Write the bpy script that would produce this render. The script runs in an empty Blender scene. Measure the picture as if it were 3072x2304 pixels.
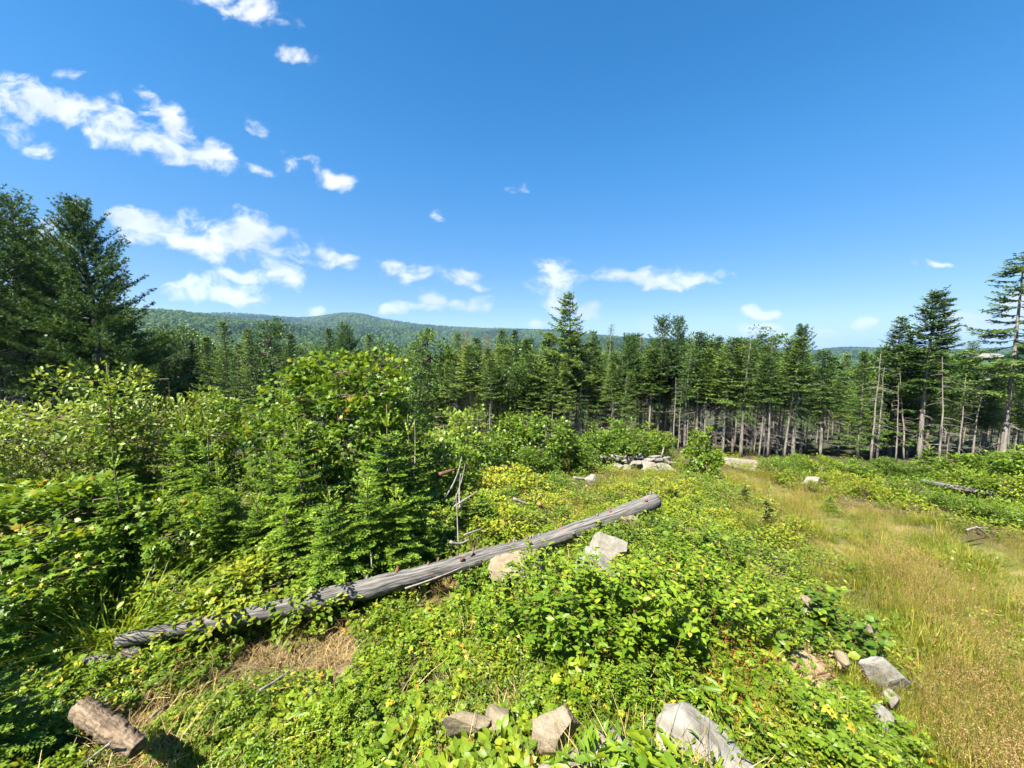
import bpy, math, random
import numpy as np
from math import radians as R_

# ------------------------------------------------------------------ camera, sky, sun, exposure
scene = bpy.context.scene
COL = scene.collection
random.seed(7)
rng = np.random.default_rng(7)

PITCH = R_(5.05)
FPX = 385.0                       # focal length in pixels of the 1024 px wide picture
CAM = np.array([0.0, 0.0, 3.3])
cd = bpy.data.cameras.new('camera')
cd.sensor_width = 36.0
cd.lens = 36.0 * FPX / 1024.0
cd.clip_start = 0.05
cd.clip_end = 60000.0
cam = bpy.data.objects.new('camera', cd)
COL.objects.link(cam)
cam.location = CAM
cam.rotation_euler = (math.pi / 2 - PITCH, 0, 0)
scene.camera = cam

SUN_AZ = R_(-138.0)                # from straight ahead, negative to the left
HAZE = 0.00010
SUN_EL = R_(56.0)
scene.view_settings.view_transform = 'Standard'
scene.view_settings.look = 'None'
scene.view_settings.exposure = 2.08
scene.view_settings.gamma = 1.0
scene.view_settings.use_curve_mapping = False
scene.render.engine = 'CYCLES'
cy = scene.cycles
cy.max_bounces = 4
cy.diffuse_bounces = 3
cy.glossy_bounces = 1
cy.transmission_bounces = 4
cy.transparent_max_bounces = 4
cy.volume_bounces = 0
cy.use_denoising = True
cy.use_adaptive_sampling = True
cy.adaptive_threshold = 0.03
cy.caustics_reflective = False
cy.caustics_refractive = False
cy.sample_clamp_indirect = 4.0

sl = bpy.data.lights.new('sun', 'SUN')
sl.energy = 5.0
sl.angle = R_(0.53)
sl.color = (1.0, 0.94, 0.83)
sun = bpy.data.objects.new('sun', sl)
COL.objects.link(sun)
sdir = np.array([math.sin(SUN_AZ) * math.cos(SUN_EL), math.cos(SUN_AZ) * math.cos(SUN_EL), math.sin(SUN_EL)])
from mathutils import Vector, noise
sun.rotation_euler = Vector(sdir).to_track_quat('Z', 'Y').to_euler()

fwd = np.array([0, math.cos(PITCH), -math.sin(PITCH)])
upv = np.array([0, math.sin(PITCH), math.cos(PITCH)])
rgt = np.array([1.0, 0, 0])


def ray(X, Y):
    """direction through a point of the 3072 x 2304 photograph, unit depth"""
    u = (X / 3 - 512) / FPX
    v = (384 - Y / 3) / FPX
    return fwd + u * rgt + v * upv


def at(X, Y, d):
    return CAM + d * ray(X, Y)


# ---- world: Nishita sky with cumulus drawn by direction (3D noise field and cloud list)
world = bpy.data.worlds.new('World')
scene.world = world
world.use_nodes = True
wt = world.node_tree
wt.nodes.clear()
N = wt.nodes.new
L = wt.links.new
wout = N('ShaderNodeOutputWorld')
bg = N('ShaderNodeBackground')
bg.inputs['Strength'].default_value = 0.050
L(bg.outputs[0], wout.inputs[0])
sky = N('ShaderNodeTexSky')
sky.sky_type = 'NISHITA'
sky.sun_disc = False
sky.sun_elevation = SUN_EL
sky.sun_rotation = SUN_AZ
sky.altitude = 300
sky.air_density = 1.0
sky.dust_density = 0.0
sky.ozone_density = 1.0
hs = N('ShaderNodeHueSaturation')
hs.inputs['Saturation'].default_value = 1.48
hs.inputs['Value'].default_value = 1.0
L(sky.outputs[0], hs.inputs['Color'])
tc = N('ShaderNodeTexCoord')
sep = N('ShaderNodeSeparateXYZ')
L(tc.outputs['Generated'], sep.inputs[0])


def wm(op, a, b=None, c=None, clamp=False):
    n = N('ShaderNodeMath')
    n.operation = op
    n.use_clamp = clamp
    for i, v in enumerate((a, b, c)):
        if v is None:
            continue
        if isinstance(v, (int, float)):
            n.inputs[i].default_value = v
        else:
            L(v, n.inputs[i])
    return n.outputs[0]


ay = wm('MAXIMUM', wm('ABSOLUTE', sep.outputs['Y']), 0.02)
cu = wm('DIVIDE', sep.outputs['X'], ay)
cv = wm('DIVIDE', sep.outputs['Z'], ay)
comb = N('ShaderNodeCombineXYZ')
L(cu, comb.inputs[0])
L(cv, comb.inputs[1])
P = comb.outputs[0]


def wnoise(scale, detail, rough, vec, stretch=(1, 1, 1), off=(0, 0, 0)):
    mp = N('ShaderNodeMapping')
    mp.inputs['Scale'].default_value = stretch
    mp.inputs['Location'].default_value = off
    L(vec, mp.inputs['Vector'])
    n = N('ShaderNodeTexNoise')
    n.noise_dimensions = '2D'
    n.inputs['Scale'].default_value = scale
    n.inputs['Detail'].default_value = detail
    n.inputs['Roughness'].default_value = rough
    L(mp.outputs[0], n.inputs['Vector'])
    return n


wn = wnoise(5.0, 2, 0.6, P, (1, 1.6, 1))
ws = N('ShaderNodeVectorMath'); ws.operation = 'SUBTRACT'
L(wn.outputs['Color'], ws.inputs[0]); ws.inputs[1].default_value = (0.5, 0.5, 0.5)
wsc = N('ShaderNodeVectorMath'); wsc.operation = 'SCALE'; wsc.inputs['Scale'].default_value = 0.07
L(ws.outputs[0], wsc.inputs[0])
wad = N('ShaderNodeVectorMath'); wad.operation = 'ADD'
L(P, wad.inputs[0]); L(wsc.outputs[0], wad.inputs[1])
PW = wad.outputs[0]

# cloud puffs: photo centre X, Y, half width, half height, tilt in degrees (positive = right end lower), weight
CLOUDS = [
    (60, 270, 185, 42, 22, .92), (250, 355, 210, 50, 25, .92), (440, 420, 180, 44, 22, .92), (540, 380, 140, 40, 38, .95), (630, 455, 75, 58, 30, .95), (20, 330, 150, 40, 8, .5),
    (75, 405, 85, 32, 25, .8), (730, 10, 130, 42, 10, .9), (620, -25, 120, 45, 20, 1), (215, 240, 35, 18, 10, .55), (340, 290, 22, 14, 30, .5),
    (895, 165, 55, 25, 8, .65), (775, 365, 28, 22, 40, .55), (865, 470, 42, 24, 38, .8), (930, 478, 32, 13, 25, .5), (770, 505, 35, 14, 10, .5), (1010, 548, 50, 26, 30, .75),
    (510, 690, 170, 52, 8, 1.05), (640, 715, 190, 60, 8, 1.1), (770, 705, 85, 52, 25, 1.05), (420, 655, 95, 30, 6, .8), (900, 750, 48, 34, 15, .95), (975, 765, 55, 34, 18, .85), (1038, 785, 34, 22, 22, .8),
    (600, 865, 100, 38, 4, 1), (700, 880, 110, 32, 3, 1.05), (530, 862, 50, 20, 0, .75), (850, 838, 75, 35, 10, .8), (715, 822, 55, 20, 4, .6), (820, 812, 40, 22, 25, .6),
    (1200, 812, 75, 34, 4, .78), (1375, 838, 58, 30, 14, .9), (1425, 860, 36, 14, 8, .7), (1245, 930, 75, 17, -4, .95), (1310, 912, 50, 20, 14, .95), (1370, 922, 40, 14, 4, .9), (1448, 912, 38, 30, 0, 1.05), (1175, 935, 34, 14, 0, .85),
    (1655, 830, 80, 55, -4, 1.1), (1650, 880, 80, 45, 0, .95), (1765, 925, 42, 20, 15, .85), (1605, 972, 38, 18, 0, 1), (1725, 905, 40, 14, 35, .7),
    (1960, 840, 140, 34, 3, 1.1), (2060, 838, 110, 34, 0, 1.05), (1880, 830, 60, 22, 10, .85), (1980, 868, 80, 18, 0, .85),
    (2275, 945, 48, 17, 0, .75), (2290, 1005, 75, 26, 6, .9), (2470, 1010, 90, 26, 0, .68), (2580, 970, 45, 17, 0, .8), (2600, 1035, 75, 16, 0, .9), (2480, 990, 45, 16, 0, .62),
    (2950, 985, 150, 52, -12, .95), (2890, 960, 60, 26, 0, .8), (3080, 935, 120, 50, -10, 1), (2950, 1030, 200, 26, 0, .82), (2780, 1020, 70, 20, 0, .6),
    (145, 705, 75, 45, 20, 1.0), (60, 690, 70, 40, 5, .9), (935, 938, 18, 26, 0, .7), (1925, 990, 60, 22, 0, .6), (2075, 1015, 60, 20, 0, .75), (1305, 655, 16, 20, 0, .4), (1540, 555, 22, 12, 0, .35), (220, 610, 25, 12, 25, .4), (2790, 790, 55, 10, 0, .35),
    (3500, 700, 260, 90, -6, 1), (3900, 950, 300, 60, -4, 1), (-700, 500, 300, 90, 12, 1), (-1300, 850, 400, 90, 5, 1),
]
field = None
for (X, Y, hw, hh, tilt, wgt) in CLOUDS:
    r0 = ray(X, Y)
    c0 = (r0[0] / r0[1], r0[2] / r0[1])
    k = 1.0 / (3 * FPX * r0[1])
    mp = N('ShaderNodeMapping')
    mp.vector_type = 'TEXTURE'
    mp.inputs['Location'].default_value = (c0[0], c0[1], 0)
    mp.inputs['Rotation'].default_value = (0, 0, R_(-tilt))
    mp.inputs['Scale'].default_value = (hw * k * 1.25, hh * k * 1.3, 1)
    L(PW, mp.inputs['Vector'])
    ln = N('ShaderNodeVectorMath'); ln.operation = 'DOT_PRODUCT'
    L(mp.outputs[0], ln.inputs[0]); L(mp.outputs[0], ln.inputs[1])
    wgt = wgt + (.12 if wgt < .9 and 700 < X < 2200 else .75 if X >= 2200 else 0)
    wgt = wgt - (.22 if hw < 60 and Y < 700 else 0)
    f = wm('MULTIPLY_ADD', ln.outputs['Value'], -wgt, wgt)
    field = f if field is None else wm('MAXIMUM', field, f)

n1 = wnoise(11.0, 6, 0.6, PW, (1, 1.6, 1))
n2 = wnoise(4.0, 4, 0.6, PW, (1, 1.5, 1), (3.1, 1.7, 0.4))
fld = wm('ADD', wm('MAXIMUM', field, -3.0), wm('MULTIPLY_ADD', n1.outputs['Fac'], 3.5, -1.85))
ms = N('ShaderNodeMapRange'); ms.interpolation_type = 'SMOOTHSTEP'
ms.inputs['From Min'].default_value = -0.1
ms.inputs['From Max'].default_value = 1.15
L(fld, ms.inputs['Value'])
mask = wm('MULTIPLY', ms.outputs[0], 0.92)
shd = N('ShaderNodeMapRange')
shd.inputs['From Min'].default_value = 0.36
shd.inputs['From Max'].default_value = 0.62
L(n2.outputs['Fac'], shd.inputs['Value'])
cc = N('ShaderNodeMix'); cc.data_type = 'RGBA'
cc.inputs['A'].default_value = (4.1, 4.4, 4.9, 1)
cc.inputs['B'].default_value = (5.7, 5.75, 5.8, 1)
L(shd.outputs[0], cc.inputs['Factor'])
# the pale band above the horizon, a little deeper than the raw model, the same all round
hz_ = N('ShaderNodeMapRange')
hz_.interpolation_type = 'SMOOTHSTEP'
hz_.inputs['From Min'].default_value = 0.0
hz_.inputs['From Max'].default_value = 0.46
L(sep.outputs['Z'], hz_.inputs['Value'])
hc_ = N('ShaderNodeMix'); hc_.data_type = 'RGBA'
hc_.inputs['A'].default_value = (.46, .50, .60, 1)
hc_.inputs['B'].default_value = (1, 1, 1, 1)
L(hz_.outputs[0], hc_.inputs['Factor'])
hx_ = N('ShaderNodeMix'); hx_.data_type = 'RGBA'; hx_.blend_type = 'MULTIPLY'
hx_.inputs['Factor'].default_value = 1.0
L(hs.outputs[0], hx_.inputs['A'])
L(hc_.outputs['Result'], hx_.inputs['B'])
mx = N('ShaderNodeMix'); mx.data_type = 'RGBA'
L(mask, mx.inputs['Factor'])
L(hx_.outputs['Result'], mx.inputs['A'])
L(cc.outputs['Result'], mx.inputs['B'])
L(mx.outputs['Result'], bg.inputs['Color'])
world.cycles.sampling_method = 'NONE'


# ------------------------------------------------------------------ helpers


def prop(o, label=None, cat=None, group=None, kind=None):
    if label: o['label'] = label
    if cat: o['category'] = cat
    if group: o['group'] = group
    if kind: o['kind'] = kind
    return o


def mesh(name, V, F, mat, tint=None, luv=None, smooth=False):
    V = np.ascontiguousarray(V, dtype=np.float32)
    F = np.ascontiguousarray(F, dtype=np.int32)
    m = bpy.data.meshes.new(name)
    n, k = len(F), F.shape[1]
    m.vertices.add(len(V))
    m.vertices.foreach_set('co', V.ravel())
    m.loops.add(n * k)
    m.loops.foreach_set('vertex_index', F.ravel())
    m.polygons.add(n)
    m.polygons.foreach_set('loop_start', np.arange(0, n * k, k, dtype=np.int32))
    if smooth:
        m.polygons.foreach_set('use_smooth', np.ones(n, dtype=bool))
    m.update(calc_edges=True)
    if tint is not None:
        a = m.attributes.new('tint', 'FLOAT', 'POINT')
        a.data.foreach_set('value', np.ascontiguousarray(tint, dtype=np.float32))
    if luv is not None:
        a = m.attributes.new('luv', 'FLOAT_VECTOR', 'POINT')
        a.data.foreach_set('vector', np.ascontiguousarray(luv, dtype=np.float32).ravel())
    if mat:
        m.materials.append(mat)
    return m


class MB:
    """collects triangles with a tint per vertex"""

    def __init__(s):
        s.V, s.F, s.T, s.U, s.n = [], [], [], [], 0

    def add(s, V, F, T=0.5, U=None):
        V = np.asarray(V, float)
        s.V.append(V)
        s.F.append(np.asarray(F) + s.n)
        s.T.append(np.broadcast_to(np.asarray(T, float), (len(V),)))
        s.U.append(np.zeros((len(V), 3)) if U is None else U)
        s.n += len(V)

    def mesh(s, name, mat, smooth=False):
        return mesh(name, np.concatenate(s.V), np.concatenate(s.F), mat, np.concatenate(s.T), np.concatenate(s.U), smooth)


def obj(name, me, parent=None, loc=(0, 0, 0)):
    o = bpy.data.objects.new(name, me)
    COL.objects.link(o)
    o.location = loc
    if parent is not None:
        o.parent = parent
    return o


def nrm(a):
    return a / np.maximum(np.linalg.norm(a, axis=-1, keepdims=True), 1e-9)


def tube(mb, pts, rad, sides=5, tint=0.5, cap=True, wob=0.0):
    pts = np.asarray(pts, float)
    n = len(pts)
    rad = np.broadcast_to(np.asarray(rad, float), (n,))
    t = nrm(np.gradient(pts, axis=0))
    ref = np.array([0, 0, 1.0]) if abs(t[0][2]) < 0.85 else np.array([1.0, 0, 0])
    a = nrm(np.cross(t, ref))
    b = np.cross(t, a)
    ang = np.linspace(0, 2 * math.pi, sides, endpoint=False)
    rr = rad[:, None] * (1 + wob * rng.standard_normal((n, sides)))
    V = pts[:, None] + rr[..., None] * (np.cos(ang)[None, :, None] * a[:, None] + np.sin(ang)[None, :, None] * b[:, None])
    seg = np.concatenate([[0], np.cumsum(np.linalg.norm(np.diff(pts, axis=0), axis=1))])
    U = np.zeros((n, sides, 3))
    U[..., 0] = seg[:, None]
    U[..., 1] = np.cos(ang)[None] * rad[:, None]
    U[..., 2] = np.sin(ang)[None] * rad[:, None]
    V = V.reshape(-1, 3)
    U = U.reshape(-1, 3)
    i = np.arange(n - 1)[:, None] * sides
    j = np.arange(sides)[None]
    k = (j + 1) % sides
    F = np.concatenate([np.stack([i + j, i + k, i + sides + k], -1).reshape(-1, 3), np.stack([i + j, i + sides + k, i + sides + j], -1).reshape(-1, 3)])
    if cap:
        V = np.concatenate([V, pts[:1], pts[-1:]])
        U = np.concatenate([U, [[0, 0, 0], [seg[-1], 0, 0]]])
        c0, c1 = n * sides, n * sides + 1
        jj = np.arange(sides)
        kk = (jj + 1) % sides
        F = np.concatenate([F, np.stack([np.full(sides, c0), kk, jj], -1), np.stack([np.full(sides, c1), (n - 1) * sides + jj, (n - 1) * sides + kk], -1)])
    mb.add(V, F, tint, U)


def frames(d, n):
    y = nrm(d)
    x = nrm(np.cross(y, n))
    z = np.cross(x, y)
    return np.stack([x, y, z], -1)          # columns


def place(mb, tpl, pos, d, n, s, tint):
    tv, tf = tpl
    pos = np.asarray(pos, float)
    k = len(pos)
    if k == 0:
        return
    M = frames(np.asarray(d, float), np.asarray(n, float))
    s = np.asarray(s, float)
    if s.ndim == 0:
        s = np.full(k, float(s))
    if s.ndim == 1:
        s = np.stack([s, s, s], -1)
    lv = tv[None] * s[:, None, :]
    V = np.einsum('nij,nkj->nki', M, lv) + pos[:, None]
    F = tf[None] + (np.arange(k) * len(tv))[:, None, None]
    T = np.repeat(np.broadcast_to(np.asarray(tint, float), (k,)), len(tv))
    mb.add(V.reshape(-1, 3), F.reshape(-1, tf.shape[1]), T)


# leaf shapes: along +Y from the stalk, width X, face +Z, unit length
def fan(outline, hub):
    V = [hub] + outline
    F = [(0, i, i + 1) for i in range(1, len(outline))]
    return np.array(V, float), np.array(F)


T_NEEDLE = (np.array([(-.09, 0, 0), (.09, 0, 0), (0, 1, 0)], float), np.array([(0, 1, 2)]))
T_SPRAY = (np.array([(0, 0, 0), (.17, .4, -.04), (0, .5, .03), (-.17, .4, -.04), (0, 1, -.08)], float), np.array([(0, 1, 2), (0, 2, 3), (1, 4, 2), (2, 4, 3)]))
T_DIAM = (np.array([(0, 0, 0), (.3, .45, .05), (-.3, .45, .05), (0, 1, -.1)], float), np.array([(0, 1, 2), (1, 3, 2)]))


def oval(w, fold=.08, droop=.15):
    V = [(0, 0, 0), (-w * .8, .28, fold), (0, .3, 0), (w * .8, .28, fold), (-w * .75, .65, fold * .6 - droop * .4), (0, .66, -droop * .4), (w * .75, .65, fold * .6 - droop * .4), (0, 1, -droop)]
    F = [(0, 2, 1), (0, 3, 2), (1, 2, 4), (2, 5, 4), (2, 3, 5), (3, 6, 5), (4, 5, 7), (5, 6, 7)]
    return np.array(V, float), np.array(F)


T_OVAL = oval(.27)
T_LANCE = oval(.17)
T_BROAD = oval(.42, .1, .2)
T_MAPLE = fan([(0, 0, 0), (-.22, .02, -.02), (-.52, .16, -.06), (-.3, .32, 0), (-.58, .62, -.08), (-.2, .6, 0), (0, 1.0, -.12), (.2, .6, 0), (.58, .62, -.08), (.3, .32, 0), (.52, .16, -.06), (.22, .02, -.02), (0, 0, 0)], (0, .3, .05))


def compound(leaf, angs, lens):
    Vs, Fs, n = [], [], 0
    for a, (l, base) in zip(angs, lens):
        c, s_ = math.cos(a), math.sin(a)
        v = leaf[0] * l
        v = np.stack([v[:, 0] * c + v[:, 1] * s_, -v[:, 0] * s_ + v[:, 1] * c + base, v[:, 2] - .12 * abs(s_) * v[:, 1]], -1)
        Vs.append(v); Fs.append(leaf[1] + n); n += len(v)
    return np.concatenate(Vs), np.concatenate(Fs)


T_RASP = compound(oval(.36, .07, .2), [0, 1.15, -1.15, 1.3, -1.3], [(.62, .45), (.5, .42), (.5, .42), (.42, .12), (.42, .12)])
T_TRI = compound(oval(.36, .07, .22), [0, 1.2, -1.2], [(.68, .35), (.6, .3), (.6, .3)])


def rvec(n, s=1.0):
    return rng.standard_normal((n, 3)) * s


# ------------------------------------------------------------------ materials


def nmat(name):
    m = bpy.data.materials.new(name)
    m.use_nodes = True
    t = m.node_tree
    t.nodes.clear()
    return m, t


def ramp_node(t, stops, interp='LINEAR'):
    r = t.nodes.new('ShaderNodeValToRGB')
    r.color_ramp.interpolation = interp
    e = r.color_ramp.elements
    while len(e) < len(stops):
        e.new(0.5)
    for el, (p, c) in zip(e, stops):
        el.position = p
        el.color = (*c, 1)
    return r


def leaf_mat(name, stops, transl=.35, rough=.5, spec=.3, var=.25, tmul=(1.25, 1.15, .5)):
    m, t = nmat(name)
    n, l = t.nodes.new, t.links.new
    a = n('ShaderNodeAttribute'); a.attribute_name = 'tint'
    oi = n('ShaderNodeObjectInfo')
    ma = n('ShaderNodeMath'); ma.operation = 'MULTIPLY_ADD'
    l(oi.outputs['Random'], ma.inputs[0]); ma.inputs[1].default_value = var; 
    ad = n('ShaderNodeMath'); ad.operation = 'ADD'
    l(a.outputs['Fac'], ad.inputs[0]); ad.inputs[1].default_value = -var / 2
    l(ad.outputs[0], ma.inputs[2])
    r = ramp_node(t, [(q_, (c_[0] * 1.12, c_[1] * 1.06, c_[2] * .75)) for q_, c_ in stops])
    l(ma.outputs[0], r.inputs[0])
    p = n('ShaderNodeBsdfPrincipled')
    p.inputs['Roughness'].default_value = rough
    p.inputs['Specular IOR Level'].default_value = spec
    l(r.outputs[0], p.inputs['Base Color'])
    mul = n('ShaderNodeMix'); mul.data_type = 'RGBA'; mul.blend_type = 'MULTIPLY'; mul.inputs['Factor'].default_value = 1
    l(r.outputs[0], mul.inputs['A']); mul.inputs['B'].default_value = (*tmul, 1)
    tr = n('ShaderNodeBsdfTranslucent')
    l(mul.outputs['Result'], tr.inputs['Color'])
    mixs = n('ShaderNodeMixShader'); mixs.inputs[0].default_value = transl
    l(p.outputs[0], mixs.inputs[1]); l(tr.outputs[0], mixs.inputs[2])
    o = n('ShaderNodeOutputMaterial')
    l(mixs.outputs[0], o.inputs[0])
    return m


M = {}
M['fir'] = leaf_mat('fir_needles', [(0, (.02, .045, .010)), (.35, (.06, .125, .02)), (.65, (.16, .26, .032)), (1, (.30, .40, .055))], .34, .5, .2, .12)
M['spruce'] = leaf_mat('spruce_needles', [(0, (.022, .045, .014)), (.5, (.05, .098, .026)), (1, (.12, .18, .044))], .22, .55, .2, .7)
M['pine'] = leaf_mat('pine_needles', [(0, (.024, .058, .02)), (.5, (.062, .125, .034)), (1, (.13, .21, .058))], .26, .5, .2, .3)
M['larch'] = leaf_mat('larch_needles', [(0, (.045, .085, .035)), (.5, (.075, .14, .055)), (1, (.13, .2, .08))], .3, .5, .25, .3)
M['brown'] = leaf_mat('browning_needles', [(0, (.09, .065, .025)), (.5, (.15, .115, .04)), (1, (.23, .17, .07))], .25, .6, .2, .3)
M['darkleaf'] = leaf_mat('forest_leaves', [(0, (.018, .042, .010)), (.5, (.045, .095, .018)), (1, (.10, .17, .03))], .3, .45, .3, .35)
M['maple'] = leaf_mat('maple_leaves', [(0, (.03, .075, .010)), (.4, (.085, .165, .02)), (.75, (.18, .26, .03)), (.88, (.30, .29, .045)), (1, (.33, .22, .055))], .42, .42, .3, .12)
M['bush'] = leaf_mat('bush_leaves', [(0, (.035, .08, .012)), (.5, (.095, .175, .022)), (1, (.22, .28, .036))], .4, .42, .3, .35)
M['cherry'] = leaf_mat('cherry_leaves', [(0, (.06, .105, .022)), (.5, (.14, .21, .042)), (1, (.26, .32, .08))], .36, .42, .3, .2)
M['yellowbush'] = leaf_mat('yellow_green_leaves', [(0, (.06, .115, .014)), (.5, (.155, .22, .022)), (.85, (.27, .285, .03)), (1, (.31, .235, .05))], .4, .45, .25, .4)
M['spirea'] = leaf_mat('meadowsweet_leaves', [(0, (.035, .09, .010)), (.5, (.12, .215, .018)), (.85, (.25, .33, .03)), (1, (.33, .32, .055))], .42, .42, .3, .25)
M['ground'] = leaf_mat('ground_cover_leaves', [(0, (.03, .07, .010)), (.5, (.105, .175, .018)), (.8, (.22, .26, .028)), (1, (.33, .22, .05))], .38, .42, .3, .5)
M['rasp'] = leaf_mat('bramble_leaves', [(0, (.045, .1, .012)), (.5, (.14, .225, .02)), (.82, (.27, .315, .032)), (1, (.36, .22, .05))], .42, .42, .3, .35)
M['grass'] = leaf_mat('grass_blades', [(0, (.07, .11, .012)), (.4, (.15, .195, .022)), (.75, (.24, .235, .042)), (1, (.34, .27, .09))], .35, .5, .2, .6)
M['sedge'] = leaf_mat('sedge_blades', [(0, (.06, .11, .014)), (.5, (.18, .255, .028)), (1, (.34, .37, .08))], .4, .4, .3, .15)
M['seed'] = leaf_mat('seed_heads', [(0, (.19, .115, .08)), (.5, (.30, .195, .125)), (1, (.42, .31, .19))], .35, .7, .1, .5, (1.1, 1.0, .8))
M['sorrel'] = leaf_mat('sorrel_heads', [(0, (.16, .07, .025)), (.5, (.28, .12, .04)), (1, (.38, .2, .08))], .3, .7, .1, .3, (1.1, 1, .8))
M['straw'] = leaf_mat('dry_straw', [(0, (.12, .085, .05)), (.5, (.25, .19, .11)), (1, (.42, .34, .21))], .15, .7, .1, .4, (1, 1, .8))
M['mullein'] = leaf_mat('mullein', [(0, (.09, .13, .05)), (.5, (.2, .25, .09)), (1, (.4, .38, .08))], .3, .6, .2, .1)
M['farleaf'] = leaf_mat('distant_crowns', [(0, (.010, .028, .014)), (.45, (.026, .06, .02)), (1, (.06, .105, .028))], .1, .7, .1, .6)


def bark_mat(name, dark, light, scale=14, stretch=(1, 1, .18), bump=.5, spec=.15):
    m, t = nmat(name)
    n, l = t.nodes.new, t.links.new
    tcn = n('ShaderNodeTexCoord')
    mp = n('ShaderNodeMapping'); mp.inputs['Scale'].default_value = stretch
    l(tcn.outputs['Object'], mp.inputs[0])
    nz = n('ShaderNodeTexNoise'); nz.inputs['Scale'].default_value = scale; nz.inputs['Detail'].default_value = 6; nz.inputs['Roughness'].default_value = .65
    l(mp.outputs[0], nz.inputs['Vector'])
    r = ramp_node(t, [(.3, dark), (.68, light)])
    l(nz.outputs['Fac'], r.inputs[0])
    p = n('ShaderNodeBsdfPrincipled'); p.inputs['Roughness'].default_value = .85; p.inputs['Specular IOR Level'].default_value = spec
    l(r.outputs[0], p.inputs['Base Color'])
    b = n('ShaderNodeBump'); b.inputs['Strength'].default_value = bump; b.inputs['Distance'].default_value = .03
    l(nz.outputs['Fac'], b.inputs['Height']); l(b.outputs[0], p.inputs['Normal'])
    o = n('ShaderNodeOutputMaterial'); l(p.outputs[0], o.inputs[0])
    return m


M['trunk'] = bark_mat('grey_conifer_bark', (.085, .075, .062), (.25, .225, .195))
M['trunkdark'] = bark_mat('dark_bark', (.05, .04, .03), (.15, .125, .1))
M['twig'] = bark_mat('twig_bark', (.09, .065, .04), (.2, .15, .1), 30)
M['deadwood'] = bark_mat('bleached_deadwood', (.10, .088, .075), (.25, .225, .2), 20)
M['rottenwood'] = bark_mat('red_rotten_wood', (.16, .05, .02), (.42, .2, .1), 20)
M['redstem'] = bark_mat('red_brown_stem', (.14, .06, .03), (.24, .13, .06), 40)


def log_mat(name, dark, light, crack=(.03, .025, .02), warm=(.3, .16, .09), warmth=.5):
    m, t = nmat(name)
    n, l = t.nodes.new, t.links.new
    a = n('ShaderNodeAttribute'); a.attribute_name = 'luv'
    mp = n('ShaderNodeMapping'); mp.inputs['Scale'].default_value = (.35, 9, 9)
    l(a.outputs['Vector'], mp.inputs[0])
    nz = n('ShaderNodeTexNoise'); nz.inputs['Scale'].default_value = 4.5; nz.inputs['Detail'].default_value = 8; nz.inputs['Roughness'].default_value = .7
    l(mp.outputs[0], nz.inputs['Vector'])
    r = ramp_node(t, [(.36, crack), (.43, dark), (.6, light), (.8, tuple(min(1, c * 1.2) for c in light))])
    l(nz.outputs['Fac'], r.inputs[0])
    mp2 = n('ShaderNodeMapping'); mp2.inputs['Scale'].default_value = (1.6, 6, 6)
    l(a.outputs['Vector'], mp2.inputs[0])
    nz2 = n('ShaderNodeTexNoise'); nz2.inputs['Scale'].default_value = 2.2; nz2.inputs['Detail'].default_value = 5
    l(mp2.outputs[0], nz2.inputs['Vector'])
    r2 = ramp_node(t, [(.62, (0, 0, 0)), (.72, (warmth,) * 3)])
    l(nz2.outputs['Fac'], r2.inputs[0])
    mxn = n('ShaderNodeMix'); mxn.data_type = 'RGBA'
    l(r2.outputs[0], mxn.inputs['Factor']); l(r.outputs[0], mxn.inputs['A']); mxn.inputs['B'].default_value = (*warm, 1)
    p = n('ShaderNodeBsdfPrincipled'); p.inputs['Roughness'].default_value = .8; p.inputs['Specular IOR Level'].default_value = .2
    l(mxn.outputs['Result'], p.inputs['Base Color'])
    b = n('ShaderNodeBump'); b.inputs['Strength'].default_value = .8; b.inputs['Distance'].default_value = .02
    l(nz.outputs['Fac'], b.inputs['Height']); l(b.outputs[0], p.inputs['Normal'])
    o = n('ShaderNodeOutputMaterial'); l(p.outputs[0], o.inputs[0])
    return m


M['log'] = log_mat('weathered_log', (.055, .052, .048), (.17, .162, .15))
M['logbrown'] = log_mat('peeling_log', (.07, .05, .032), (.2, .15, .1), (.05, .035, .025), (.28, .15, .08), .7)
def ring_mat():
    m, t = nmat('cut_wood_rings')
    n, l = t.nodes.new, t.links.new
    a = n('ShaderNodeAttribute'); a.attribute_name = 'luv'
    ln = n('ShaderNodeVectorMath'); ln.operation = 'LENGTH'; l(a.outputs['Vector'], ln.inputs[0])
    nz = n('ShaderNodeTexNoise'); nz.inputs['Scale'].default_value = 12; nz.inputs['Detail'].default_value = 5; l(a.outputs['Vector'], nz.inputs['Vector'])
    ma = n('ShaderNodeMath'); ma.operation = 'MULTIPLY_ADD'; l(nz.outputs['Fac'], ma.inputs[0]); ma.inputs[1].default_value = .02; l(ln.outputs['Value'], ma.inputs[2])
    mu = n('ShaderNodeMath'); mu.operation = 'MULTIPLY'; l(ma.outputs[0], mu.inputs[0]); mu.inputs[1].default_value = 420
    sn = n('ShaderNodeMath'); sn.operation = 'SINE'; l(mu.outputs[0], sn.inputs[0])
    ad = n('ShaderNodeMath'); ad.operation = 'MULTIPLY_ADD'; l(sn.outputs[0], ad.inputs[0]); ad.inputs[1].default_value = .18; l(nz.outputs['Fac'], ad.inputs[2])
    r = ramp_node(t, [(.25, (.05, .04, .03)), (.5, (.15, .125, .095)), (.75, (.26, .22, .17))]); l(ad.outputs[0], r.inputs[0])
    p = n('ShaderNodeBsdfPrincipled'); p.inputs['Roughness'].default_value = .9; l(r.outputs[0], p.inputs['Base Color'])
    o = n('ShaderNodeOutputMaterial'); l(p.outputs[0], o.inputs[0])
    return m


M['rings'] = ring_mat()
M['knot'] = bark_mat('dark_knot', (.03, .02, .015), (.22, .1, .06), 40)


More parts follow.
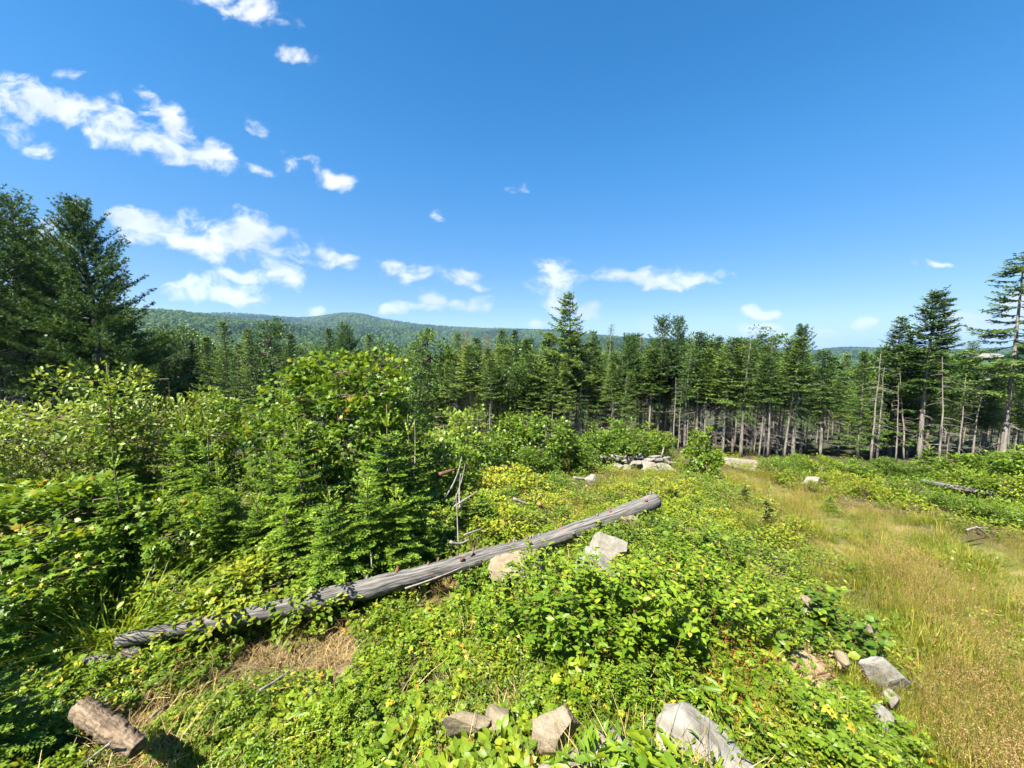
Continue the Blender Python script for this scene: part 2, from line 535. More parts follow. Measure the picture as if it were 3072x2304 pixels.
def rock_mat(name, c1, c2, c3, speck=.4):
    m, t = nmat(name)
    n, l = t.nodes.new, t.links.new
    tcn = n('ShaderNodeTexCoord')
    nz = n('ShaderNodeTexNoise'); nz.inputs['Scale'].default_value = 4; nz.inputs['Detail'].default_value = 9; nz.inputs['Roughness'].default_value = .65
    l(tcn.outputs['Object'], nz.inputs['Vector'])
    r = ramp_node(t, [(.3, c1), (.55, c2), (.75, c3)])
    l(nz.outputs['Fac'], r.inputs[0])
    vz = n('ShaderNodeTexNoise'); vz.inputs['Scale'].default_value = 130; vz.inputs['Detail'].default_value = 3; vz.inputs['Roughness'].default_value = .8
    l(tcn.outputs['Object'], vz.inputs['Vector'])
    r2 = ramp_node(t, [(.35, (.45, .43, .42)), (.5, (1, 1, 1)), (.68, (1.25, 1.2, 1.12))])
    l(vz.outputs['Fac'], r2.inputs[0])
    mu = n('ShaderNodeMix'); mu.data_type = 'RGBA'; mu.blend_type = 'MULTIPLY'; mu.inputs['Factor'].default_value = speck
    l(r.outputs[0], mu.inputs['A']); l(r2.outputs[0], mu.inputs['B'])
    # lichen and dirt stains
    sz = n('ShaderNodeTexNoise'); sz.inputs['Scale'].default_value = 7; sz.inputs['Detail'].default_value = 7; sz.inputs['Roughness'].default_value = .75
    mpo = n('ShaderNodeMapping'); mpo.inputs['Location'].default_value = (3, 7, 1); l(tcn.outputs['Object'], mpo.inputs[0]); l(mpo.outputs[0], sz.inputs['Vector'])
    r3 = ramp_node(t, [(.47, (0, 0, 0)), (.66, (.65, .65, .65))])
    l(sz.outputs['Fac'], r3.inputs[0])
    m2 = n('ShaderNodeMix'); m2.data_type = 'RGBA'
    l(r3.outputs[0], m2.inputs['Factor']); l(mu.outputs['Result'], m2.inputs['A']); m2.inputs['B'].default_value = (.12, .105, .07, 1)
    p = n('ShaderNodeBsdfPrincipled'); p.inputs['Roughness'].default_value = .85; p.inputs['Specular IOR Level'].default_value = .2
    l(m2.outputs['Result'], p.inputs['Base Color'])
    b = n('ShaderNodeBump'); b.inputs['Strength'].default_value = .9; b.inputs['Distance'].default_value = .03
    l(nz.outputs['Fac'], b.inputs['Height'])
    b2 = n('ShaderNodeBump'); b2.inputs['Strength'].default_value = .25; b2.inputs['Distance'].default_value = .004
    l(vz.outputs['Fac'], b2.inputs['Height']); l(b.outputs[0], b2.inputs['Normal']); l(b2.outputs[0], p.inputs['Normal'])
    o = n('ShaderNodeOutputMaterial'); l(p.outputs[0], o.inputs[0])
    return m


M['granite'] = rock_mat('pink_granite', (.14, .11, .075), (.24, .195, .14), (.33, .275, .21), .9)
M['tan'] = rock_mat('tan_stone', (.12, .095, .062), (.21, .172, .115), (.29, .245, .175))
M['grey'] = rock_mat('grey_stone', (.12, .117, .105), (.22, .215, .195), (.31, .305, .285))
M['white'] = rock_mat('white_stone', (.12, .11, .088), (.21, .198, .165), (.30, .288, .25))


def simple_noise_mat(name, stops, scale, detail=6, rough=.9, bump=.0, coord='Object'):
    m, t = nmat(name)
    n, l = t.nodes.new, t.links.new
    tcn = n('ShaderNodeTexCoord')
    nz = n('ShaderNodeTexNoise'); nz.inputs['Scale'].default_value = scale; nz.inputs['Detail'].default_value = detail; nz.inputs['Roughness'].default_value = .7
    l(tcn.outputs[coord], nz.inputs['Vector'])
    r = ramp_node(t, stops)
    l(nz.outputs['Fac'], r.inputs[0])
    p = n('ShaderNodeBsdfPrincipled'); p.inputs['Roughness'].default_value = rough; p.inputs['Specular IOR Level'].default_value = .1
    l(r.outputs[0], p.inputs['Base Color'])
    if bump:
        b = n('ShaderNodeBump'); b.inputs['Strength'].default_value = 1; b.inputs['Distance'].default_value = bump
        l(nz.outputs['Fac'], b.inputs['Height']); l(b.outputs[0], p.inputs['Normal'])
    o = n('ShaderNodeOutputMaterial'); l(p.outputs[0], o.inputs[0])
    return m


M['soil'] = simple_noise_mat('soil_and_litter', [(.3, (.05, .035, .02)), (.48, (.12, .085, .05)), (.6, (.16, .13, .07)), (.75, (.3, .235, .15))], 3.2, 10, .95, .05)
M['dirt'] = simple_noise_mat('sandy_dirt', [(.3, (.2, .125, .07)), (.5, (.32, .22, .13)), (.7, (.44, .33, .22))], 9, 10, .95, .03)
M['hillground'] = simple_noise_mat('hill_floor', [(.3, (.02, .045, .014)), (.55, (.035, .07, .02)), (.75, (.055, .095, .025))], .02, 8)
M['quarry'] = simple_noise_mat('quarry_face', [(.3, (.13, .115, .09)), (.6, (.2, .18, .15))], .05, 6)
M['field'] = simple_noise_mat('hill_meadow', [(.3, (.1, .14, .04)), (.6, (.16, .19, .06))], .02, 5)

# ------------------------------------------------------------------ terrain


def bumps(x, y):
    return (.10 * np.sin(1.7 * x + .6 * y + 1) * np.sin(1.3 * y - .5 * x) + .06 * np.sin(3.9 * x - 2.1 * y + 2) * np.cos(2.7 * y + 1.2 * x) + .03 * np.sin(8.1 * x + 3.3 * y) * np.sin(7.3 * y - 2.2 * x))


PATH_Y = [-6, 0, 2.6, 4.5, 8.6, 12, 16, 21, 23]
PATH_L = [1.5, 2.6, 3.7, 4.9, 7.1, 8.4, 9.4, 9.3, 10.5]
PATH_R = [14, 14, 13.8, 13.2, 12.2, 11.5, 11.6, 11.6, 10.6]


def path_mask(x, y):
    l_ = np.interp(y, PATH_Y, PATH_L)
    r_ = np.interp(y, PATH_Y, PATH_R)
    w = .35 * np.sin(1.9 * y + x) + .2 * np.sin(4.3 * y)
    d = np.minimum(x - l_ - w, r_ - x + w)
    d = np.where(y > 23, -1, d)
    return d            # > 0 inside


def terrain(x, y):
    x = np.asarray(x, float)
    y = np.asarray(y, float)
    rr = np.hypot(x, y)
    ye = np.where(y > 0, y, y * .2)
    # even slope near, easing out in the valley
    z = -.15 * np.where(ye < 60, ye, 60 + 240 * (1 - np.exp(-(ye - 60) / 240)))
    # bermed mound under the photographer and along the log
    t = np.clip((x * 3.2 + (y + 1) * 9.3) / (3.2 ** 2 + 9.3 ** 2), 0, 1.25)
    dx, dy = x - 3.2 * t, y - (-1 + 9.3 * t)
    h = np.interp(t * 9.8, [0, 1.0, 1.9, 3.2, 5, 7.5, 9.3, 10.5, 12.2], [1.8, 1.75, 1.45, 1.0, .85, .95, .95, .55, 0])
    w = np.where(dx > 0, 1.5, 1.9)
    z = z + h * np.exp(-(np.hypot(dx, dy) / w) ** 2)
    pm = np.clip(path_mask(x, y) / 1.2, 0, 1)
    z = z + bumps(x, y) * (1 - .75 * pm) * np.clip(1.5 - rr / 60, 0, 1) - .12 * pm
    z = z + np.clip((rr - 30) / 60, 0, 1) * (.5 * np.sin(x * .11 + 1) * np.sin(y * .09))
    return z


def tz(x, y):
    return float(terrain(x, y))


def ground_hit(X, Y):
    """where the ray through a photo point meets the ground"""
    r = ray(X, Y)
    d = .8
    while d < 400:
        p = CAM + d * r
        if p[2] < tz(p[0], p[1]):
            break
        d *= 1.006
    return p, d


def gxy(X, Y):
    p, d = ground_hit(X, Y)
    return np.array([p[0], p[1], tz(p[0], p[1])])


def base_at(X, d):
    """point on the ground below photo column X at depth d"""
    lo, hi = 300.0, 2300.0
    for _ in range(40):
        mid = (lo + hi) / 2
        p = at(X, mid, d)
        if p[2] > tz(p[0], p[1]):
            lo = mid
        else:
            hi = mid
    p = at(X, lo, d)
    return np.array([p[0], p[1], tz(p[0], p[1])])


# one warped sheet, fine near the camera, out to the horizon
k = np.linspace(-1, 1, 361)
gx = np.sinh(k * 7.2) * (9000 / math.sinh(7.2))
ky = np.linspace(-.72, 1, 400)
gy = np.sinh(ky * 7.2) * (9000 / math.sinh(7.2)) + 4
GX, GY = np.meshgrid(gx, gy)
GZ = terrain(GX, GY)
V = np.stack([GX, GY, GZ], -1).reshape(-1, 3)
nx_, ny_ = len(gx), len(gy)
ii = (np.arange(ny_ - 1)[:, None] * nx_ + np.arange(nx_ - 1)[None]).ravel()
F = np.stack([ii, ii + 1, ii + nx_ + 1, ii + nx_], -1)


def ground_material():
    m, t = nmat('forest_clearing_ground')
    n, l = t.nodes.new, t.links.new
    g = n('ShaderNodeNewGeometry')
    a = n('ShaderNodeAttribute'); a.attribute_name = 'tint'
    nz = n('ShaderNodeTexNoise'); nz.inputs['Scale'].default_value = 2.6; nz.inputs['Detail'].default_value = 10; nz.inputs['Roughness'].default_value = .72
    l(g.outputs['Position'], nz.inputs['Vector'])
    soil = ramp_node(t, [(.3, (.02, .015, .009)), (.47, (.06, .042, .025)), (.58, (.09, .068, .038)), (.74, (.18, .14, .09))])
    l(nz.outputs['Fac'], soil.inputs[0])
    nz2 = n('ShaderNodeTexNoise'); nz2.inputs['Scale'].default_value = 1.1; nz2.inputs['Detail'].default_value = 8
    l(g.outputs['Position'], nz2.inputs['Vector'])
    grass = ramp_node(t, [(.3, (.06, .07, .02)), (.5, (.12, .12, .03)), (.7, (.2, .155, .065))])
    l(nz2.outputs['Fac'], grass.inputs[0])
    mxx = n('ShaderNodeMix'); mxx.data_type = 'RGBA'
    l(a.outputs['Fac'], mxx.inputs['Factor']); l(soil.outputs[0], mxx.inputs['A']); l(grass.outputs[0], mxx.inputs['B'])
    # far valley floor is wooded and dark
    ln = n('ShaderNodeVectorMath'); ln.operation = 'LENGTH'
    l(g.outputs['Position'], ln.inputs[0])
    mr = n('ShaderNodeMapRange'); mr.inputs['From Min'].default_value = 24; mr.inputs['From Max'].default_value = 42
    l(ln.outputs['Value'], mr.inputs['Value'])
    m2 = n('ShaderNodeMix'); m2.data_type = 'RGBA'
    l(mr.outputs[0], m2.inputs['Factor']); l(mxx.outputs['Result'], m2.inputs['A']); m2.inputs['B'].default_value = (.035, .045, .02, 1)
    p = n('ShaderNodeBsdfPrincipled'); p.inputs['Roughness'].default_value = .95; p.inputs['Specular IOR Level'].default_value = .1
    l(m2.outputs['Result'], p.inputs['Base Color'])
    b = n('ShaderNodeBump'); b.inputs['Strength'].default_value = .9; b.inputs['Distance'].default_value = .06
    l(nz.outputs['Fac'], b.inputs['Height']); l(b.outputs[0], p.inputs['Normal'])
    o = n('ShaderNodeOutputMaterial'); l(p.outputs[0], o.inputs[0])
    return m


gt = np.clip(path_mask(GX, GY) / .8, 0, 1).ravel()
ground = obj('ground', mesh('ground', V, F, ground_material(), gt, None, True))
prop(ground, 'sloping ground of the clearing running down to the wooded valley', kind='structure')

# ------------------------------------------------------------------ hills


def hill(name, label, R, prof, r0, mat, back=.35, nr=46, rough=6.0, seed=0):
    """a ridge seen as the photo profile (X, Y) at distance R, a closed slope from r0 up to the crest and down behind"""
    az, el = [], []
    for X, Y in prof:
        d = ray(X, Y)
        az.append(math.atan2(d[0], d[1]))
        el.append(d[2] / math.hypot(d[0], d[1]))
    az, el = np.array(az), np.array(el)
    A = np.linspace(az[0], az[-1], 260)
    H = np.interp(A, az, el) * R + CAM[2]
    ker = np.exp(-np.linspace(-2, 2, 9) ** 2); ker /= ker.sum()
    H = np.convolve(np.pad(H, 4, mode='edge'), ker, mode='valid')
    edge = np.clip(np.minimum(np.arange(260), 259 - np.arange(260)) / 12, 0, 1)
    floor = -38.0
    rs = np.concatenate([np.linspace(r0, R, nr), np.linspace(R * 1.02, R * (1 + back), 10)])
    T = (rs - r0) / (R - r0)
    prof_r = np.where(T <= 1, np.clip(T, 0, 1) ** .85 * (1.0), 1 - (np.clip(T - 1, 0, None) / (back * R / (R - r0))) ** 1.3)
    AA, RR = np.meshgrid(A, rs)
    x, y = RR * np.sin(AA), RR * np.cos(AA)
    Z = floor + (H - floor)[None] * prof_r[:, None]
    relief = rough * (np.sin(x / 130 + seed) * np.sin(y / 170 + 2 * seed) + .6 * np.sin(x / 61 + 3) * np.cos(y / 83 + seed)) * (np.clip(T, 0, 1) * np.clip(1 - T, 0, 1) * 4).clip(0, 1)[:, None]
    Z = np.maximum(Z + relief, floor)
    n0 = len(A)
    ii = (np.arange(len(rs) - 1)[:, None] * n0 + np.arange(n0 - 1)[None]).ravel()
    F = np.stack([ii, ii + 1, ii + n0 + 1, ii + n0], -1)
    o = obj(name, mesh(name, np.stack([x, y, Z], -1).reshape(-1, 3), F, mat, None, None, True))
    prop(o, label, kind='structure')
    return (A, rs, Z)


P_MAIN = [(-200, 990), (150, 960), (450, 955), (600, 950), (660, 945), (760, 950), (900, 958), (960, 955), (1010, 946), (1040, 943), (1085, 946), (1140, 961), (1240, 976), (1340, 986), (1400, 988), (1500, 991), (1650, 994), (1750, 1006), (1850, 1014), (1950, 1022), (2100, 1033), (2250, 1046), (2400, 1062)]
P_LEFT = [(-500, 945), (-100, 940), (300, 940), (470, 944), (560, 949), (650, 962), (750, 974), (850, 984), (1000, 1004), (1150, 1032), (1250, 1050), (1400, 1075)]
P_RIGHT = [(2330, 1085), (2420, 1062), (2480, 1050), (2540, 1046), (2620, 1049), (2700, 1054), (2800, 1057), (2900, 1053), (3000, 1049), (3100, 1044), (3300, 1030), (3700, 1015)]
P_BLUE = [(2000, 1060), (2150, 1047), (2220, 1038), (2260, 1037), (2330, 1043), (2420, 1050), (2500, 1054), (2650, 1060), (2900, 1075)]
hm = hill('hill_ridge', 'long wooded ridge with a rounded summit beyond the forest', 3000, P_MAIN, 900, M['hillground'], seed=1, rough=16)
hl = hill('hill_shoulder', 'nearer wooded shoulder sloping down below the ridge', 1150, P_LEFT, 420, M['hillground'], seed=2, rough=3)
hr = hill('hill_far_side', 'low wooded hill beyond the bare-trunked spruces', 3600, P_RIGHT, 900, M['hillground'], seed=3)
hb = hill('mountain', 'faint blue mountain beyond the valley', 9000, P_BLUE, 5200, M['hillground'], seed=4, rough=20)

# ------------------------------------------------------------------ scattering (stuff only)


def source_collection(name, meshes):
    c = bpy.data.collections.new(name)
    for i, me in enumerate(meshes):
        o = bpy.data.objects.new('%s_%02d' % (name, i), me)
        c.objects.link(o)
    return c


def scatter(name, label, cat, pts, meshes, scale, tilt=.15, idx=None, zoff=0.0, rotz=None):
    pts = np.asarray(pts, float)
    n = len(pts)
    me = bpy.data.meshes.new(name + '_points')
    me.vertices.add(n)
    p2 = pts.copy(); p2[:, 2] += zoff
    me.vertices.foreach_set('co', p2.astype(np.float32).ravel())
    rot = np.stack([rng.normal(0, tilt, n), rng.normal(0, tilt, n), rng.uniform(0, 6.283, n) if rotz is None else rotz], -1)
    a = me.attributes.new('rot', 'FLOAT_VECTOR', 'POINT'); a.data.foreach_set('vector', rot.astype(np.float32).ravel())
    a = me.attributes.new('scl', 'FLOAT', 'POINT'); a.data.foreach_set('value', np.broadcast_to(scale, (n,)).astype(np.float32))
    a = me.attributes.new('idx', 'INT', 'POINT')
    a.data.foreach_set('value', (rng.integers(0, len(meshes), n) if idx is None else idx).astype(np.int32))
    o = obj(name, me)
    prop(o, label, cat, kind='stuff')
    g = bpy.data.node_groups.new(name + '_scatter', 'GeometryNodeTree')
    g.interface.new_socket('Geometry', in_out='INPUT', socket_type='NodeSocketGeometry')
    g.interface.new_socket('Geometry', in_out='OUTPUT', socket_type='NodeSocketGeometry')
    nn, ll = g.nodes.new, g.links.new
    gi, go = nn('NodeGroupInput'), nn('NodeGroupOutput')
    m2p = nn('GeometryNodeMeshToPoints')
    ci = nn('GeometryNodeCollectionInfo')
    ci.inputs['Collection'].default_value = source_collection(name + '_kind', meshes)
    ci.inputs['Separate Children'].default_value = True
    ci.inputs['Reset Children'].default_value = True
    iop = nn('GeometryNodeInstanceOnPoints')
    iop.inputs['Pick Instance'].default_value = True

    def attr(nm, dt):
        q = nn('GeometryNodeInputNamedAttribute'); q.data_type = dt; q.inputs['Name'].default_value = nm
        return q.outputs[0]
    ll(gi.outputs[0], m2p.inputs[0]); ll(m2p.outputs[0], iop.inputs['Points'])
    ll(ci.outputs[0], iop.inputs['Instance'])
    ll(attr('idx', 'INT'), iop.inputs['Instance Index'])
    e2r = nn('FunctionNodeEulerToRotation')
    ll(attr('rot', 'FLOAT_VECTOR'), e2r.inputs[0]); ll(e2r.outputs[0], iop.inputs['Rotation'])
    ll(attr('scl', 'FLOAT'), iop.inputs['Scale'])
    ll(iop.outputs[0], go.inputs[0])
    md = o.modifiers.new('scatter', 'NODES')
    md.node_group = g
    return o


# crowns of the far woods
def crown_blob(conifer, seed):
    mb = MB()
    r = np.random.default_rng(seed)
    if conifer:
        n = 60
        t = r.uniform(0, 1, n) ** .7
        a = r.uniform(0, 6.28, n)
        rad = .32 * t
        p = np.stack([rad * np.cos(a), rad * np.sin(a), 1.9 * (1 - t)], -1)
        d = np.stack([np.cos(a), np.sin(a), np.full(n, -.5)], -1)
        place(mb, T_DIAM, p, d, np.array([[0, 0, 1.]]) + 0 * p, np.full(n, .42), r.uniform(-.2, .2, n))
    else:
        n = 80
        q = nrm(r.standard_normal((n, 3))); q[:, 2] = np.abs(q[:, 2]) * 1.1 - .1
        p = q * np.array([.55, .55, .6]) * r.uniform(.75, 1.1, (n, 1)) + [0, 0, .75]
        d = nrm(np.cross(q, r.standard_normal((n, 3))))
        place(mb, T_DIAM, p - d * .2, d, q, np.full(n, .5), r.uniform(.2, 1, n))
    return mb.mesh('far_crown', M['farleaf'])


far_meshes = [crown_blob(False, 1), crown_blob(False, 2), crown_blob(False, 3), crown_blob(True, 4), crown_blob(True, 5)]


def hill_points(h, n, pow_=1.0, patch=0.0):
    A, rs, Z = h
    a = rng.uniform(0, len(A) - 1.001, n)
    r = (rng.uniform(0, 1, n) ** pow_) * 46.5
    i, j = a.astype(int), np.minimum(r.astype(int), len(rs) - 2)
    fa, fr = a - i, r - j
    z = (Z[j, i] * (1 - fa) + Z[j, i + 1] * fa) * (1 - fr) + (Z[j + 1, i] * (1 - fa) + Z[j + 1, i + 1] * fa) * fr
    aa = np.interp(a, np.arange(len(A)), A)
    rr_ = np.interp(r, np.arange(len(rs)), rs)
    return np.stack([rr_ * np.sin(aa), rr_ * np.cos(aa), z], -1)


def mix_idx(p, scale, thr=.25):
    f = np.sin(p[:, 0] / scale) * np.sin(p[:, 1] / scale * .8 + 1) + .5 * np.sin(p[:, 0] / scale * 2.3 + 2) + rng.normal(0, .45, len(p))
    con = f > thr
    return np.where(con, rng.integers(3, 5, len(p)), rng.integers(0, 3, len(p)))


p = hill_points(hm, 42000, .62); scatter('ridge_forest', 'unbroken woods covering the long ridge with the rounded summit', 'forest', p, far_meshes, rng.uniform(9, 15, len(p)), .06, mix_idx(p, 160), -3)
p = hill_points(hl, 15000, .7); scatter('shoulder_forest', 'paler woods covering the nearer shoulder below the ridge', 'forest', p, far_meshes, rng.uniform(7, 12, len(p)), .06, mix_idx(p, 90, .8), -2)
p = hill_points(hr, 16000, .33); scatter('far_side_forest', 'woods covering the low hill beyond the bare-trunked spruces', 'forest', p, far_meshes, rng.uniform(8, 12, len(p)), .06, mix_idx(p, 190), -3)
# valley floor woods between the clearing's own trees and the hills
n = 9000
rr = np.exp(rng.uniform(math.log(170), math.log(1500), n)); aa = rng.uniform(-1.05, 1.05, n)
p = np.stack([rr * np.sin(aa), rr * np.cos(aa), np.zeros(n)], -1); p[:, 2] = terrain(p[:, 0], p[:, 1])
scatter('valley_forest', 'dark woods filling the valley floor below the hills', 'forest', p, far_meshes, rng.uniform(8, 12, n), .06, mix_idx(p, 60, .1), -1)


def slab_box(name, label, cat, X0, X1, Y0, Y1, d, thick, mat):
    a, b = at(X0, Y1, d), at(X1, Y0, d)
    mb = MB()
    nseg = 14
    xs = np.linspace(a[0], b[0], nseg)
    top = b[2] + rng.normal(0, .06 * abs(b[2] - a[2]), nseg)
    Vv, Ff = [], []
    for i in range(nseg):
        Vv += [(xs[i], a[1] + thick * rng.uniform(-.2, .2), a[2]), (xs[i], a[1] + thick * .5, top[i]), (xs[i], a[1] + thick, top[i] * .98), (xs[i], a[1] + thick, a[2])]
    for i in range(nseg - 1):
        o0, o1 = i * 4, i * 4 + 4
        for q in range(4):
            r_ = (q + 1) % 4
            Ff += [(o0 + q, o1 + q, o1 + r_), (o0 + q, o1 + r_, o0 + r_)]
    Ff += [(0, 1, 2), (0, 2, 3), ((nseg - 1) * 4, (nseg - 1) * 4 + 2, (nseg - 1) * 4 + 1), ((nseg - 1) * 4, (nseg - 1) * 4 + 3, (nseg - 1) * 4 + 2)]
    mb.add(Vv, Ff)
    o = obj(name, mb.mesh(name, mat))
    prop(o, label, cat)
    return o


qa = ray(3000, 1072)
qi = int(np.argmin(np.abs(hr[0] - math.atan2(qa[0], qa[1]))))
qel = (hr[2][:46, qi] + 9 - CAM[2]) / hr[1][:46]
qr = float(hr[1][:46][np.argmin(np.abs(qel - qa[2] / math.hypot(qa[0], qa[1])))])
qd = qr / math.hypot(qa[0], qa[1]) - 30
slab_box('quarry_face', 'pale cut quarry face high on the low far hill', 'quarry', 2962, 3040, 1062, 1076, qd, 60, M['quarry'])

# ------------------------------------------------------------------ plant builders

def crown_curve(f, kind):
    return f


def spruce_meshes(nm, h, cb, rmax, seed, mat, spacing=.30, nbr=6, shape=.75, top_el=38, bot_el=-12, curl=.25, el_len=.17, el_w=1.0, step=.07, gap=0.0, trunk_r=.15, dead=34, dead_len=1.1, dead_from=.12, bend=.25, lush=1.0, trunkmat='trunk', onesided=0.0):
    """trunk, crown and dead branches of a tall conifer: whorled branches with side twigs and needle sprays"""
    r = np.random.default_rng(seed)
    tb, cbm, db = MB(), MB(), MB()
    zs = np.linspace(0, h, 14)
    ph = r.uniform(0, 6.28)
    bx = bend * np.sin(zs / h * 2.6 + ph) * (zs / h)
    by = bend * np.cos(zs / h * 2.1 + ph * 1.7) * (zs / h)

    def axis(z):
        return np.array([np.interp(z, zs, bx), np.interp(z, zs, by), z])
    tube(tb, np.stack([bx, by, zs - (zs == 0) * .3], -1), trunk_r * (1 - zs / h) ** .8 + .012, 7)
    tube_tint = .3
    P_, D_, N_, S_, T_ = [], [], [], [], []
    z = cb * h
    while z < h * .985:
        f = (h - z) / (h - cb * h)
        nb = int(nbr + r.integers(-1, 2))
        a0 = r.uniform(0, 6.28)
        for b in range(nb):
            if r.random() < gap:
                continue
            a = a0 + b * 6.283 / nb + r.normal(0, .25)
            Lb = (rmax * min(1.0, f ** shape * 1.05) * r.uniform(.62, 1.15) + .1) * (1 + onesided * math.cos(a - 2.6))
            el = R_(bot_el + (top_el - bot_el) * (1 - f) ** 1.3) + r.normal(0, .1)
            s = np.linspace(0, 1, 7)
            rad = Lb * s * math.cos(el)
            zz = Lb * s * math.sin(el) + curl * Lb * (s ** 2 - .9 * s) * 1.2 * (1 if f > .25 else .3)
            o = axis(z + r.uniform(-.1, .1))
            pts = o + np.stack([rad * math.cos(a), rad * math.sin(a), zz], -1)
            tube(cbm, pts, np.linspace(.022, .006, 7) * (.5 + Lb / 2), 3, .05, False)
            tang = nrm(np.gradient(pts, axis=0))
            nt = max(3, int(Lb / .13 * lush))
            ts = np.linspace(.12 if Lb < .8 else .22, 1, nt)
            for side in (-1, 1, 0):
                for t in ts:
                    if side == 0 and r.random() < .45:
                        continue
                    q = np.array([np.interp(t, s, pts[:, c]) for c in range(3)])
                    tg = np.array([np.interp(t, s, tang[:, c]) for c in range(3)])
                    if side == 0:
                        dr = nrm(tg + np.array([0, 0, r.uniform(-.3, .5)]))
                        ln = .2
                    else:
                        hor = np.array([-math.sin(a), math.cos(a), 0]) * side
                        dr = nrm(tg * r.uniform(.5, 1.0) + hor + np.array([0, 0, r.uniform(-.35, .12)]))
                        ln = (.16 + .38 * Lb * (1.02 - t) * min(1, t * 2.2)) * r.uniform(.6, 1.1)
                    m = max(2, int(ln / step))
                    u = np.linspace(.05, 1, m)
                    sag = -.12 * ln * u ** 2
                    pp = q + dr * (u * ln)[:, None]; pp[:, 2] += sag
                    sd = np.cross(dr, [0, 0, 1.0])
                    alt = np.where(np.arange(m) % 2, 1, -1)[:, None]
                    dd = dr + sd * alt * r.uniform(.3, .9, (m, 1)) + r.normal(0, .2, (m, 3))
                    P_.append(pp); D_.append(dd)
                    N_.append(np.array([0, 0, 1.0]) + r.normal(0, .45, (m, 3)))
                    S_.append(r.uniform(.7, 1.2, m) * el_len)
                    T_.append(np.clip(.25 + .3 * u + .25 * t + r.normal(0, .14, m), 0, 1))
        z += spacing * r.uniform(.75, 1.25) * (.55 + .45 * min(1, f * 2))
    # leader
    m = 14
    u = np.linspace(0, 1, m)
    top = axis(h)
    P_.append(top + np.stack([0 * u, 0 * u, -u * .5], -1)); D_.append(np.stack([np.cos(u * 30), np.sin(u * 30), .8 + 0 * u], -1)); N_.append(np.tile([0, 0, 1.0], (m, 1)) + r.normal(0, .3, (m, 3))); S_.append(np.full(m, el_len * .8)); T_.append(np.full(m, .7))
    sz = np.concatenate(S_)
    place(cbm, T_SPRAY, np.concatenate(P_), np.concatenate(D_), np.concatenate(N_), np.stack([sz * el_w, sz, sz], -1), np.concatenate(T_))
    # dead branches on the lower trunk
    for i in range(dead):
        z = h * r.uniform(dead_from, max(cb + .06, dead_from + .05))
        a = r.uniform(0, 6.28)
        Lb = dead_len * r.uniform(.4, 1.1)
        s = np.linspace(0, 1, 5)
        o = axis(z)
        dz = Lb * (r.uniform(-.25, .15) * s - r.uniform(.05, .35) * s ** 2)
        pts = o + np.stack([Lb * s * math.cos(a), Lb * s * math.sin(a), dz], -1)
        pts[1:, :2] += r.normal(0, .03, (4, 2))
        tube(db, pts, np.linspace(.022, .006, 5), 3, .4, False)
        for k_ in range(2):
            i0 = r.integers(1, 4)
            q = pts[i0]
            a2 = a + r.choice([-1, 1]) * r.uniform(.5, 1)
            l2 = Lb * r.uniform(.2, .45)
            tube(db, [q, q + np.array([l2 * math.cos(a2) * .5, l2 * math.sin(a2) * .5, -.05 * l2]), q + np.array([l2 * math.cos(a2), l2 * math.sin(a2), -.25 * l2])], [.013, .01, .005], 3, .4, False)
    out = [('trunk', tb.mesh(nm + '_trunk', M[trunkmat], True)), ('crown', cbm.mesh(nm + '_crown', M[mat]))]
    if dead:
        out.append(('dead_branches', db.mesh(nm + '_dead', M['deadwood'])))
    return out, h


